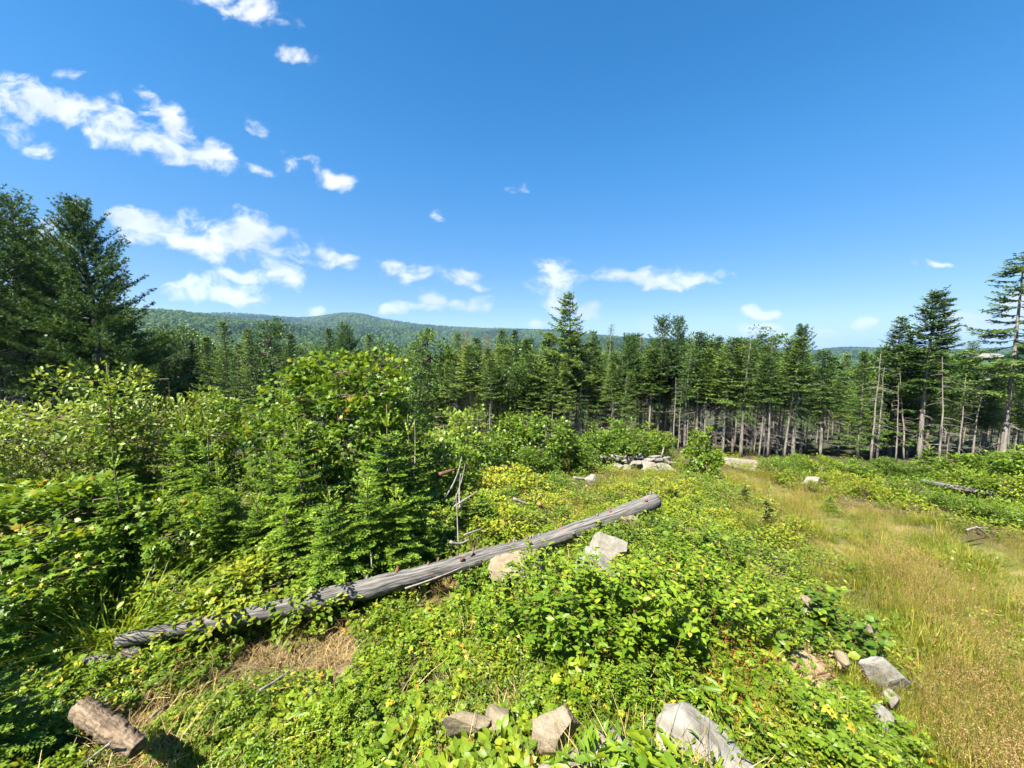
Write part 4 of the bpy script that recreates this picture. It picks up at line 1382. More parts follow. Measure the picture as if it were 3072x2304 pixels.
# front line of bare-stemmed spruces, read left to right
LINE = [(1597, 1075, 34), (1655, 1080, 33), (1738, 1090, 33.5), (1790, 1060, 34), (1838, 1085, 32), (1872, 1030, 33), (1888, 1100, 31), (1945, 1060, 32), (2052, 1008, 31), (2088, 1000, 29), (2112, 1020, 28.5), (2140, 1004, 29.5), (2168, 1030, 28),
        (2196, 1012, 28), (2222, 1018, 27.5), (2250, 1006, 28.5), (2276, 1040, 26.5), (2302, 1045, 26), (2330, 1014, 27), (2352, 1030, 26), (2378, 1012, 26.2), (2402, 1002, 27)]
for i, (X, Y, d) in enumerate(LINE):
    v = LARCH[i % 2] if i % 6 == 2 else PINE_S[i % 2] if i % 8 == 5 else SP_HIGH[i % 4] if i % 3 else SP_MID[i % 4]
    tree('bare_stem_conifer', '%s bare-stemmed conifer of the front tree line, counted from the browning larches' % ORD[i], v, X, Y + (-14, 10, -4, 22, 4, -18, 14)[i % 7], d * .92, wide=(1.3, 1.0, 1.45, 1.1, 1.25)[i % 5], group='bare-stemmed conifers along the clearing', tilt=(random.uniform(-.03, .03), random.uniform(-.035, .035)))
LINE2 = [(2620, 1180, 24, .9), (2650, 1130, 26, 1), (2720, 1150, 25, 1), (2800, 1110, 27, 1), (2838, 1180, 23.5, .9), (2905, 1120, 24.5, 1), (2935, 1150, 23.5, .9), (2965, 1130, 24, 1), (3045, 1150, 24, 1)]
for i, (X, Y, d, w_) in enumerate(LINE2):
    tree('thin_spruce', '%s low thin spruce among dead branches, counted from the conical spruce to the edge' % ORD[i], SP_MID[i % 4], X, Y, d, wide=w_, group='low thin spruces by the right edge')

# bare poles, snags and leaning dead trunks


def snag_meshes(nm, h, seed, r0=.09, nb=30, bl=.9):
    r = np.random.default_rng(seed)
    tb, db = MB(), MB()
    zs = np.linspace(0, h, 9)
    px = np.cumsum(r.normal(0, .03, 9)); py = np.cumsum(r.normal(0, .03, 9))
    tube(tb, np.stack([px, py, zs - (zs == 0) * .2], -1), r0 * (1 - .9 * zs / h), 6)
    for i in range(nb):
        z = r.uniform(.15, 1) * h
        a = r.uniform(0, 6.28)
        l_ = bl * r.uniform(.3, 1.1) * (1.1 - .6 * z / h)
        o = np.array([np.interp(z, zs, px), np.interp(z, zs, py), z])
        tube(db, [o, o + np.array([l_ * .5 * math.cos(a), l_ * .5 * math.sin(a), -.02]), o + np.array([l_ * math.cos(a), l_ * math.sin(a), -.22 * l_])], [.018, .012, .006], 3, .4, False)
    return [('trunk', tb.mesh(nm + '_trunk', M['trunk'], True)), ('dead_branches', db.mesh(nm + '_branches', M['deadwood']))], h


SNAG = [snag_meshes('snag_%d' % i, 7, 200 + i, .08, 14 + 12 * i, .7 + .3 * i) for i in range(3)]
for i, (X, Y, d, k_, ln) in enumerate([(1760, 1180, 31, 0, 0), (1855, 1120, 31, 0, .02), (2018, 1190, 27, 0, 0), (2034, 1230, 27, 0, 0), (2062, 1200, 27.5, 1, 0), (2105, 1150, 27, 0, .03), (2180, 1210, 26.5, 0, 0), (2235, 1220, 26, 0, .06), (2262, 1190, 25.5, 0, .05), (2290, 1230, 25, 0, .04), (2310, 1240, 24.5, 1, .02),
                                   (2345, 1170, 25.5, 1, 0), (2362, 1200, 25.3, 1, 0), (2615, 1120, 23, 2, -.03), (2632, 1160, 23.2, 1, -.02), (2690, 1210, 23, 1, .05), (2715, 1170, 24, 1, .1), (2820, 1130, 22.5, 2, .04), (2870, 1190, 22.8, 2, 0), (2912, 1170, 23, 2, .03)]):
    tree('dead_snag', '%s bare dead pole in the tree line, counted from the tallest spruce' % ORD[i], SNAG[k_], X, Y - 60, d, group='dead poles in the tree line', tilt=(0, ln))

# shaded forest behind the line
rr2 = np.random.default_rng(5)
cnt = 0
for d0, step_ in ((31.5, 48), (34, 46), (37, 46), (41, 50), (49, 60), (57, 62)):
    X = 1330 + rr2.uniform(0, 50)
    while X < 3250:
        d = d0 * (1.0 if X < 2300 else .88) + rr2.uniform(-1.5, 1.5)
        ylo = 1120 if d0 < 40 else 1085
        gap_ = 2395 < X < 2650 or 2800 < X
        Y = rr2.uniform(ylo - 95, ylo + 20) + (90 if gap_ else 0)
        pick = rr2.random()
        v = (SP_HIGH[cnt % 4] if pick < .4 else SP_MID[cnt % 4] if pick < .62 else DEC_HIGH[cnt % 2] if pick < .82 else SP_HIGH[(cnt + 1) % 4]) if d0 < 45 else (SP_DARK[cnt % 3] if pick < .62 else (DEC[cnt % 3] if pick < .82 else SP_FULL[cnt % 3]))
        tree('background_tree', 'shaded %s in the woods behind %s' % ('leafy tree' if .62 <= pick < .82 else 'dark spruce', next(t_ for x_, t_ in ((1560, 'the browning larches'), (1760, 'the tallest middle spruce'), (1920, 'the feathery larches'), (2080, 'the two tufted pines'), (2300, 'the log pile trunks'), (2440, 'the stacked poles'), (2600, 'the whitish block'), (2800, 'the conical spruce'), (9999, 'the sparse edge spruce')) if X < x_)), v, X, Y, d, group='shaded woods behind the tree line', wide=rr2.uniform(1.0, 1.45))
        cnt += 1
        X += step_ * rr2.uniform(.75, 1.3)
for d0, step_ in ((52, 85), (64, 80), (80, 75), (105, 60), (135, 55)):
    X = 330 + rr2.uniform(0, 50)
    while X < 1700:
        d = d0 + rr2.uniform(-3, 3)
        Y = rr2.uniform(1030, 1075) + (20 if X > 1150 else 0)
        leafy_ = rr2.random() < .5
        v = DEC[cnt % 3] if leafy_ else SP_DARK[cnt % 3]
        tree('background_tree', 'distant %s top in the woods behind %s' % ('leafy' if leafy_ else 'spruce', next(t_ for x_, t_ in ((520, 'the broad pine'), (820, 'the pointed dark spruce'), (1180, 'the orange-tipped maple'), (1360, 'the oval tree'), (9999, 'the browning larches')) if X < x_)), v, X, Y, d, group='treetops below the ridge', wide=1.2)
        cnt += 1
        X += step_ * rr2.uniform(.75, 1.3)
# ------------------------------------------------------------------ bushes and saplings
MAPLE = [leafy_meshes('maple_%d' % i, 4.2, 3.0, 300 + i, 'maple', .13, 4200, T_MAPLE, .12, 4, .24, 80, .025, .03, 'vase', 'twig', flat=.8) for i in range(2)]
MAPLE_S = [leafy_meshes('maple_small_%d' % i, 1.6, 1.5, 310 + i, 'maple', .08, 2000, T_MAPLE, .1, 4, .28, 34, .025, .015, 'vase', 'twig', flat=.9) for i in range(3)]
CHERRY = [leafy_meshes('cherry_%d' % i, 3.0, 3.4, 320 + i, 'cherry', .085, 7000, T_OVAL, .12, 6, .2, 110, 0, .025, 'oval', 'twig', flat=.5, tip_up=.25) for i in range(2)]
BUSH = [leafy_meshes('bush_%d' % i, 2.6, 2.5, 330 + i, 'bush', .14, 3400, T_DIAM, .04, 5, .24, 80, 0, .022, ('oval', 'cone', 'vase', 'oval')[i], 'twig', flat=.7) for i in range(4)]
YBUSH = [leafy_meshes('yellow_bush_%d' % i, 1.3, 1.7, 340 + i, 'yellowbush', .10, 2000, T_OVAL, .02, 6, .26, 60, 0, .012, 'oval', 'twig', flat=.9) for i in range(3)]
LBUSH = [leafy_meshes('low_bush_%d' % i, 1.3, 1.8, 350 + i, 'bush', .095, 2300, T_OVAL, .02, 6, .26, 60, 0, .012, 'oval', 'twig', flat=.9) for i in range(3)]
FIRS = [fir_meshes('fir_%d' % i, 3.0, 360 + i, rmax=(1.05, 1.15, .95, 1.2)[i], dens=130) for i in range(4)]
FIR_SMALL = [fir_meshes('fir_small_%d' % i, 1.5, 370 + i, rmax=.62, dens=170, whorl=.2, leader=.24) for i in range(2)]
SPIREA = [stem_shrub_meshes('spirea_%d' % i, .95, .95, 380 + i, 'spirea', 26, .075, 24, T_OVAL) for i in range(4)]
RASP = [stem_shrub_meshes('bramble_%d' % i, .75, 1.1, 390 + i, 'rasp', 12, .15, 11, T_RASP, start=.3, arch=.7, up=.3, redtip=.05, branch=False) for i in range(3)]
BROAD = [stem_shrub_meshes('broad_%d' % i, .8, .9, 400 + i, 'bush', 9, .13, 11, T_BROAD, start=.25, arch=.4, up=.25, branch=False) for i in range(2)]


def plant(name, label, cat, var, X, Ybase, h=None, group=None, rotz=None, wide=1.0, d=None, Ytop=None, sink=0.02):
    """a plant rooted where the photo column X meets the ground at Ybase (or at depth d)"""
    parts, h0 = var
    b = gxy(X, Ybase) if d is None else base_at(X, d)
    if Ytop is not None:
        dd = float(np.dot(b - CAM, fwd))
        h = max(.1, at(X, Ytop, dd)[2] - b[2])
    s = (h or h0) / h0
    return thing(name, label, cat, parts, (b[0], b[1], b[2] - sink), (s * wide, s * wide, s), random.uniform(0, 6.28) if rotz is None else rotz, group)


# maple bushes with orange tips
plant('maple_bush', 'large maple bush with orange-red young leaves, left half', 'bush', MAPLE[0], 970, 0, d=11.5, Ytop=1072, wide=.9, rotz=1.0)
plant('maple_bush', 'large maple bush with orange-red young leaves, right half below the oval tree', 'bush', MAPLE[1], 1105, 0, d=11.0, Ytop=1058, wide=.85, rotz=2.2)
plant('maple_bush', 'lower maple bush at the foot of the large orange-tipped one', 'bush', MAPLE[0], 1205, 0, d=11.5, Ytop=1190, wide=.8, rotz=4.2)
plant('maple_bush', 'drooping broad-leaved maple between the firs and the left bush', 'bush', MAPLE[1], 850, 0, d=9.5, Ytop=1205, wide=.8, rotz=5)
plant('maple_bush', 'small maple in shade between the left bush and the drooping maple', 'bush', MAPLE[0], 660, 0, d=9.5, Ytop=1190, wide=.7, rotz=3)
plant('cherry_bush', 'pale small-leaved bush at the left, taller half', 'bush', CHERRY[0], 300, 0, d=8.6, Ytop=1115, wide=1.0, rotz=0)
plant('cherry_bush', 'pale small-leaved bush at the left, lower half by the dead boughs', 'bush', CHERRY[1], 130, 0, d=8.0, Ytop=1215, wide=1.0, rotz=2)
plant('cherry_bush', 'pale small-leaved bush behind the leftmost firs', 'bush', CHERRY[1], 490, 0, d=9.4, Ytop=1190, wide=.85, rotz=4)
plant('cherry_bush', 'small-leaved bush cut by the left edge of the picture', 'bush', CHERRY[0], -60, 0, d=7.5, Ytop=1330, wide=.9, rotz=1)
for i, (X, d, Yt, w, lab) in enumerate([(50, 6.0, 1440, 1.15, 'maple seedlings with reddish tips at the left edge'), (190, 6.1, 1430, 1.15, 'maple seedlings with reddish tips left of the whorled fir'), (120, 5.2, 1590, 1.1, 'low maple seedling beside the left edge firs'), (560, 6.4, 1460, .8, 'maple seedling between two whorled firs')]):
    plant('maple_seedling', lab, 'bush', MAPLE_S[i % 3], X, 0, d=d, Ytop=Yt, wide=w)

FIRP = [(398, 6.2, 1322, 0, .85, 'young fir with a thick-needled whorl, nearest on the left'), (372, 8.2, 1085, 1, .9, 'tall young fir rising out of the pale left bush'), (690, 6.6, 1372, 2, 1.0, 'young fir with an upswept whorl, second in the front row'),
        (585, 8.0, 1208, 3, .85, 'young fir with clustered candles behind the front row'), (640, 7.6, 1240, 0, .85, 'young fir just right of the clustered-candle one'), (925, 6.9, 1232, 1, 1.0, 'young fir with a bowl-shaped top whorl in the middle of the thicket'),
        (835, 7.2, 1290, 2, 1.0, 'young fir left of the bowl-whorled one'), (1172, 7.6, 1205, 3, 1.0, 'young fir with a tall candle and open whorl against the maple'), (1246, 7.9, 1232, 0, .9, 'young fir with a thin candle right of the open-whorled one'),
        (1000, 6.2, 1440, 1, 1.15, 'bright dense fir in front of the thicket'), (1105, 6.6, 1400, 2, 1.2, 'dense fir above the dark hollow behind the log'), (1190, 6.9, 1440, 3, 1.2, 'dense dark fir at the right end of the thicket'),
        (880, 6.3, 1490, 0, 1.15, 'low bright fir at the front of the thicket'), (780, 6.6, 1460, 2, 1.1, 'low fir between the front whorled firs'), (510, 6.8, 1440, 3, 1.0, 'low fir right of the nearest whorled fir'),
        (-40, 4.2, 1640, 0, 1.1, 'dark fir cut by the left edge above the shaded log'), (-20, 3.4, 1830, 2, 1.1, 'shaded fir boughs low at the left edge'),
        (880, 7.8, 1130, 0, .45, 'slender fir spire beside the maple leaves'), (1290, 7.2, 1560, 1, 1.0, 'small fir behind the pale dead sticks')]
for X, d, Yt, v, w, lab in FIRP:
    plant('fir_sapling', lab, 'sapling', FIRS[v], X, 0, d=d, Ytop=Yt, wide=w, group='young firs')
for X, d, Yt, w, lab in [(2490, 12.5, 1480, 1.5, 'dark bushy fir beside the grass track'), (1440, 9.2, 1450, 1.3, 'small dark fir right of the dead sticks'), (2200, 17.5, 1700, 1.0, 'small fir tuft on the berm'), (2790, 18, 1330, 1.5, 'small fir under the tall bare-trunked spruce'), (1395, 9.0, 1460, 1.1, 'small dark fir behind the dead sticks'), (2580, 15, 1420, 1.4, 'small fir among the yellow bushes')]:
    if Yt < 1600:
        plant('fir_sapling', lab, 'sapling', FIR_SMALL[int(X) % 2], X, 0, d=d, Ytop=Yt, wide=w, group='young firs')

# leafy bushes below the tree line, left to right
ROW = [(1385, 15, 1225, 0, 1.0), (1350, 12, 1330, 2, 1.0), (1475, 22, 1290, 1, 1.1), (1540, 19, 1235, 0, 1.0), (1620, 18.5, 1240, 3, 1.1), (1585, 16.5, 1340, 2, 1.2), (1690, 20, 1290, 0, 1.2), (1510, 16, 1370, 3, 1.1), (1790, 22, 1262, 1, 1.2), (1850, 23, 1255, 0, 1.1), (1940, 24, 1262, 1, 1.1), (1890, 22, 1290, 3, 1.2), (1745, 19, 1330, 2, 1.2), (1980, 23, 1290, 2, 1.0), (1650, 16.8, 1370, 0, 1.0), (1430, 14, 1400, 1, 1.0)]
ROWLAB = 'leafy bush below the tree line, %s from the dead sticks to the log pile'
for i, (X, d, Yt, v, w) in enumerate(sorted(ROW)):
    plant('green_bush', ROWLAB % ORD[i], 'bush', BUSH[v], X, 0, d=d, Ytop=Yt, wide=w, group='bushes below the tree line')
pyr = leafy_meshes('pyramid_bush', 3.0, 2.3, 430, 'bush', .15, 4200, T_DIAM, .02, 3, .22, 90, 0, .03, 'cone', 'twig', flat=.6)
plant('pyramid_bush', 'dark green pyramid-shaped bush between log pile and plank pile', 'bush', pyr, 2105, 0, d=18, Ytop=1268, wide=1.0)
RB = [(2340, 19, 1365, 1, 'B'), (2395, 18.5, 1360, 0, 'B'), (2450, 18, 1385, 2, 'Y'), (2480, 20, 1368, 3, 'B'), (2550, 17.5, 1372, 0, 'B'), (2600, 17, 1385, 1, 'B'), (2655, 17.5, 1372, 2, 'B'), (2540, 14.5, 1440, 0, 'Y'), (2600, 13.5, 1460, 1, 'Y'), (2660, 14.2, 1440, 2, 'Y'), (2700, 17, 1382, 3, 'B'), (2760, 16.5, 1392, 0, 'B'), (2830, 16, 1372, 1, 'B'), (2890, 15.5, 1362, 2, 'B'), (2950, 15.2, 1370, 3, 'B'), (3010, 14.5, 1352, 0, 'B'), (3060, 13.5, 1330, 1, 'B'), (3110, 13, 1350, 2, 'B'),
      (2740, 13.6, 1452, 0, 'L'), (2800, 12.8, 1500, 1, 'L'), (2860, 12.2, 1500, 2, 'L'), (2920, 11.6, 1520, 0, 'L'), (2990, 11, 1520, 1, 'L'), (3040, 10.4, 1540, 2, 'L'), (3085, 12, 1450, 0, 'Y'), (2870, 13.8, 1440, 1, 'Y'), (2950, 13.4, 1430, 2, 'L'), (3030, 12.4, 1450, 1, 'L'), (2380, 16, 1425, 2, 'Y'), (2440, 15, 1460, 0, 'Y'), (2500, 15.8, 1430, 1, 'Y'), (2350, 17.5, 1400, 2, 'L'), (2700, 12.6, 1520, 2, 'Y'), (2640, 12.4, 1530, 1, 'L'), (2330, 18, 1395, 0, 'L')]
cnts = {'B': 0, 'Y': 0, 'L': 0}
for X, d, Yt, v, k_ in sorted(RB):
    cnts[k_] += 1
    i = cnts[k_] - 1
    if k_ == 'B':
        plant('green_bush', '%s tall green bush along the right-hand tree line, counted from the plank pile' % ORD[i], 'bush', BUSH[v % 4], X, 0, d=d, Ytop=Yt, wide=1.35, group='bushes along the right-hand tree line')
    elif k_ == 'Y':
        plant('yellow_bush', '%s yellow-green bush beyond the grass track, counted from the pyramid bush' % ORD[i], 'bush', YBUSH[v % 3], X, 0, d=d, Ytop=Yt - 20, wide=1.2, group='yellow-green bushes beyond the grass track')
    else:
        plant('low_bush', '%s low green bush beyond the grass track, counted from the pyramid bush' % ORD[i], 'bush', LBUSH[v % 3], X, 0, d=d, Ytop=Yt - 25, wide=1.25, group='low green bushes beyond the grass track')
for i, (X, d, Yt) in enumerate([(120, 6.2, 1630), (215, 6.3, 1620), (300, 6.5, 1620), (440, 6.5, 1640), (540, 6.1, 1690), (600, 5.8, 1690), (690, 5.9, 1670), (770, 5.9, 1680), (860, 5.9, 1690), (60, 5.4, 1700)]):
    plant('lime_bush', '%s low lime-green bush between the log and the young firs, left to right' % ORD[sorted([120, 215, 300, 440, 540, 600, 690, 770, 860, 60]).index(X)], 'bush', (YBUSH if i % 3 else LBUSH)[i % 3], X, 0, d=d, Ytop=Yt, wide=1.5, group='low bushes behind the log')
# low growth of the clearing
CL = [(1480, 12, 1430, 'Y'), (1530, 13.5, 1400, 'Y'), (1560, 11, 1470, 'L'), (1500, 10, 1500, 'Y'), (1450, 10.5, 1480, 'Y'), (1960, 13.5, 1435, 'L'), (2030, 13, 1440, 'Y'), (2080, 15, 1420, 'L'), (2130, 14.5, 1430, 'L'), (2170, 13, 1450, 'L'), (2220, 12.5, 1480, 'L'), (2100, 11.5, 1490, 'L'), (2050, 11, 1500, 'Y'), (1790, 12, 1470, 'L'), (1870, 13, 1450, 'Y'), (1700, 11.5, 1480, 'Y'), (1620, 11, 1480, 'Y'), (1660, 14.5, 1420, 'L'), (2250, 11, 1530, 'Y'), (2150, 10.2, 1530, 'Y'), (1420, 8.6, 1560, 'Y'), (1490, 8.8, 1540, 'Y'), (1540, 9.2, 1530, 'Y'), (1600, 9.4, 1540, 'Y'), (1660, 9.8, 1520, 'L'), (1400, 7.6, 1610, 'Y')]
ci = {'Y': 0, 'L': 0}
for X, d, Yt, k_ in sorted(CL):
    ci[k_] += 1
    lab = ('%s yellow-green low bush behind the long log, left to right' if k_ == 'Y' else '%s plain green low bush behind the long log, left to right') % ORD[ci[k_] - 1]
    plant('clearing_bush', lab, 'bush', (YBUSH if k_ == 'Y' else LBUSH)[int(X) % 3], X, 0, d=d, Ytop=Yt, wide=1.6, group='low bushes in the clearing')

# meadowsweet on the berm in front
SPX = [(1440, 1830, .8), (1530, 1800, .85), (1620, 1790, .8), (1720, 1800, .5), (1820, 1800, .38), (1920, 1790, .5), (2020, 1780, .8), (2110, 1800, .75), (1500, 1950, .85), (1600, 1960, 1.0), (1690, 1985, 1.1), (1790, 2000, 1.1), (1890, 1980, 1.05), (1990, 1960, 1.0), (2080, 1950, .9), (2180, 1930, .85), (2260, 1880, .8), (1660, 1880, .9), (1780, 1890, .75), (1900, 1880, .8), (2020, 1870, .9), (2130, 1870, .85), (1400, 1760, .55), (1990, 1700, .5), (2060, 1690, .6), (2160, 1720, .65), (2230, 1780, .65), (1850, 2150, .45), (1930, 2140, .5), (2010, 2130, .5), (2320, 1950, .6)]
for i, (X, Y, h) in enumerate(sorted(SPX)):
    plant('meadowsweet', '%s upright leafy meadowsweet on the stony berm in front, left to right' % (ORD + ['twenty-ninth', 'thirtieth', 'thirty-first', 'thirty-second'])[i], 'shrub', SPIREA[i % 4], X, Y, h=h, wide=1.1, group='meadowsweet on the berm')
BRX = [(110, 2060, .6, 'bramble with broad pale leaves by the shaded end of the log'), (200, 2120, .5, 'bramble over the left end of the short log'), (60, 2180, .5, 'bramble low at the left edge'), (150, 2230, .5, 'bramble in the lower left corner'), (330, 2010, .5, 'bramble growing at the visible end of the long log'), (40, 2290, .45, 'bramble cut by the lower left corner'),
       (1180, 2170, .5, 'tall bramble with drooping leaves left of the tan slab'), (1360, 2255, .42, 'yellow and orange bramble in front of the tan slab'), (2140, 2290, .3, 'bramble leaves lying over the lower edge of the flat stone'), (1590, 2230, .35, 'bramble between the ochre stone and the sandy boulder'), (1150, 2290, .4, 'bramble at the bottom edge left of the boulder'), (1680, 2150, .4, 'bramble over the sandy boulder'), (1760, 2220, .36, 'broad bramble beside the bottom boulder'), (1830, 2240, .32, 'bramble between the two bottom stones'), (2010, 2250, .4, 'bramble trailing over the pale flat stone'),
       (2360, 2200, .5, 'yellow-green bramble on the bank right of the flat stone'), (2440, 2250, .5, 'bramble on the bank by the bottom edge'), (2520, 2290, .45, 'bramble at the bottom edge near the grass'), (2250, 2060, .45, 'bramble at the right end of the meadowsweet'), (2330, 2120, .45, 'bramble under the red sorrel'), (1130, 1900, .5, 'leafy bramble standing against the middle of the log'), (1640, 1640, .5, 'leafy plant poking up over the log'), (2650, 2230, .4, 'bramble above the pale stone by the grass'), (860, 1850, .4, 'bramble in front of the log'), (420, 2080, .4, 'bramble right of the short log'), (470, 1955, .3, 'bramble covering the log near its visible left end'), (600, 1925, .28, 'small bramble leaning on the log left of its middle'), (760, 1890, .3, 'bramble hiding part of the log under the low firs'), (1010, 1830, .25, 'little bramble below the middle of the log'), (1330, 1740, .35, 'bramble leaning on the log left of the tan boulder'), (1450, 1720, .4, 'bramble at the foot of the long tan boulder'), (1700, 1640, .4, 'bramble over the log right of the tan boulder'), (1790, 1610, .4, 'bramble hiding the log behind the pale angular stone')]
for i, (X, Y, h, lab) in enumerate(BRX):
    plant('bramble', lab, 'bramble', RASP[i % 3], X, Y, h=h, group='brambles')
BDX = [(2070, 1700, .75, 'broad-leaved dark plant standing right of the log end'), (2130, 1640, .6, 'broad-leaved plant behind the dark one on the berm'), (2480, 1960, .85, 'broad-leaved bush hanging over the dirt bank'), (2560, 1960, .75, 'broad-leaved bush above the bare dirt patch'), (2430, 1860, .7, 'broad-leaved bush at the top of the dirt bank'), (1900, 1650, .5, 'broad-leaved plant between log and pale stone'), (2200, 1660, .6, 'broad-leaved plant near the grass track'), (2010, 1620, .5, 'broad-leaved plant just below the log end')]
for i, (X, Y, h, lab) in enumerate(BDX):
    plant('broad_leaved_shrub', lab, 'shrub', BROAD[i % 2], X, Y, h=h, group='broad-leaved shrubs on the berm')

# more low growth, scattered as single plants over the near slope
rl = np.random.default_rng(77)
kk = {0: 0, 1: 0}
while kk[0] + kk[1] < 52:
    X, Y = rl.uniform(420, 1480), rl.uniform(1860, 2300)
    q = gxy(X, Y)
    if math.hypot(q[0], q[1]) < 1.9 or any(math.hypot(q[0] - l_[0], q[1] - l_[1]) < .75 for l_ in [gxy(1000, 1850), gxy(1330, 1800), gxy(930, 2000), gxy(1385, 2180)]):
        continue
    k_ = int(rl.random() < .45)
    kk[k_] += 1
    plant('slope_bramble' if k_ else 'slope_shrub', ('knee-high bramble' if k_ else 'knee-high leafy shrub') + ' growing out of the ground cover in front of the log', 'bramble' if k_ else 'shrub', (RASP if k_ else SPIREA)[int(rl.integers(0, 3))], X, Y, h=rl.uniform(.22, .42), wide=rl.uniform(.9, 1.3), group='brambles in the ground cover' if k_ else 'small shrubs in the ground cover')

# sedge clump
sed = grass_mesh('sedge_blades', 320, .75, .26, 440, 'sedge', .012, None, .85, seg=5)
b = base_at(350, 5.1)
thing('sedge_clump', 'large arching clump of long sedge blades behind the left end of the log', 'grass clump', [('blades', sed)], b, 1.6)
sed2 = grass_mesh('sedge_small', 60, .5, .1, 441, 'sedge', .009, None, .6, seg=5)
thing('sedge_clump', 'small sedge tuft hanging by the shaded end of the log', 'grass clump', [('blades', sed2)], gxy(290, 1960), 1.0)

# mullein spikes


def mullein_parts(seed, h=1.5):
    r = np.random.default_rng(seed)
    tb, cbm, fb = MB(), MB(), MB()
    tube(tb, [(0, 0, -.05), (.01, 0, h * .5), (0, .01, h)], [.014, .012, .006], 5)
    n = 46
    t = r.uniform(.02, .62, n); a = np.arange(n) * 2.4
    lat = np.stack([np.cos(a), np.sin(a), .7 - .3 * t], -1)
    place(cbm, T_OVAL, np.stack([0 * t, 0 * t, t * h], -1), lat, np.tile([0, 0, 1.], (n, 1)) + r.normal(0, .2, (n, 3)), .30 * (1 - t) + .05, np.clip(.35 + r.normal(0, .1, n), 0, 1))
    n = 130
    t = r.uniform(.6, 1, n); a = r.uniform(0, 6.28, n)
    lat = np.stack([np.cos(a), np.sin(a), .5 + 0 * a], -1)
    place(fb, T_DIAM, np.stack([0 * t, 0 * t, t * h], -1), lat, np.tile([0, 0, 1.], (n, 1)) + r.normal(0, .4, (n, 3)), .045, np.clip(.7 + r.normal(0, .2, n), 0, 1))
    return [('stem', tb.mesh('mullein_stem', M['mullein'])), ('leaves', cbm.mesh('mullein_leaf', M['mullein'])), ('flower_spike', fb.mesh('mullein_spike', M['mullein']))], h


MUL = mullein_parts(450)
plant('mullein', 'taller mullein spike at the far end of the grass track', 'flower spike', MUL, 2232, 0, d=12.5, Ytop=1400)
plant('mullein', 'mullein spike with pale leaves beside the grass track', 'flower spike', MUL, 2300, 0, d=10.5, Ytop=1440)
plant('mullein', 'faint pale mullein in the clearing beyond the log', 'flower spike', MUL, 1610, 0, d=11, Ytop=1420)
plant('mullein', 'faint pale mullein right behind the log end', 'flower spike', MUL, 1962, 0, d=10.5, Ytop=1425)

# ------------------------------------------------------------------ stones


def rock_mesh(nm, seed, dims, mat, angular=.5, sub=5):
    import bmesh
    bm = bmesh.new()
    bmesh.ops.create_icosphere(bm, subdivisions=sub, radius=1.0)
    r = np.random.default_rng(seed)
    Vv = np.array([v.co[:] for v in bm.verts])
    planes = nrm(r.normal(0, 1, (15, 3)))
    off = r.uniform(.48, .8, 15)
    planes[0] = nrm(np.array([r.normal(0, .12), r.normal(0, .12), 1.0])); off[0] = r.uniform(.5, .65)
    for _ in range(2):
        for pl, of in zip(planes, off):
            dd = Vv @ pl - of
            Vv = Vv - np.outer(np.clip(dd, 0, None) * (angular * .95 + .05), pl)
    q = Vv * 3.1 + seed
    Vv = Vv * (1 + (.03 - .018 * angular) * (np.sin(q[:, 0] * 1.3 + q[:, 1]) + np.sin(q[:, 1] * 2.2 - q[:, 2] * 1.7) + .5 * np.sin(q[:, 2] * 5.1 + q[:, 0] * 4.3))[:, None])
    Vv = Vv * (1 + .012 * np.sin(Vv[:, :1] * 23 + seed) * np.sin(Vv[:, 1:2] * 19) + r.normal(0, .005, (len(Vv), 1)))
    if sub >= 5:
        nz_ = np.array([noise.fractal(Vector((v_[0] * 2.2 + seed * 3.7, v_[1] * 2.2, v_[2] * 2.2)), 1.0, 2.1, 6) for v_ in Vv])
        rid = np.array([noise.noise(Vector((v_[0] * 1.3 - seed, v_[1] * 1.3 + 5, v_[2] * 4.5))) for v_ in Vv])
        Vv = Vv * (1 + .05 * nz_ - .05 * np.exp(-(rid / .035) ** 2))[:, None]
    Vv = Vv * np.array(dims) / 2 / np.array([np.ptp(Vv[:, 0]), np.ptp(Vv[:, 1]), np.ptp(Vv[:, 2])]) * 2
    Ff = np.array([[v.index for v in f.verts] for f in bm.faces])
    bm.free()
    me = mesh(nm, Vv, Ff, M[mat], None, None, True)
    return me


def rock(name, label, X, Y, d, wpx, hpx, seed, mat, depth=1.0, rot=(0, 0, 0), angular=.8, group=None, lift=0.0):
    """a stone centred on photo point X, Y at depth d, sized by its photo extent"""
    c = at(X, Y, d)
    w = wpx / 3 * d / FPX
    h = hpx / 3 * d / FPX
    lift = lift - .12 * h
    me = rock_mesh(name, seed, (w, w * depth, h), mat, angular)
    o = obj(name, me, None, (c[0], c[1], c[2] + lift))
    o.rotation_euler = rot
    prop(o, label, 'stone', group)
    return o


rock('boulder', 'large pinkish speckled boulder at the bottom edge', 1810, 2372, 1.95, 380, 170, 1, 'granite', .8, (.1, 0, .3), .6)
rock('stone', 'small pinkish stone left of the bottom boulder', 1650, 2345, 2.0, 110, 80, 2, 'granite', 1, (0, 0, 1), .5)
rock('flat_stone', 'pale blue-grey flat stone with a broken edge beside the bottom boulder', 2085, 2275, 2.35, 340, 150, 3, 'white', .8, (.3, .12, .5), 1)
rock('boulder', 'sandy boulder with leaves over it below the meadowsweet', 1665, 2190, 2.75, 160, 150, 4, 'granite', .8, (.1, 0, .2), .8)
rock('slab', 'tan cracked slab tilted among the ground cover', 1385, 2160, 2.95, 150, 150, 5, 'tan', .35, (.5, .25, .2), 1)
rock('stone', 'small ochre stone right of the tan slab', 1485, 2145, 3.0, 75, 70, 6, 'tan', 1, (0, 0, .3), .6)
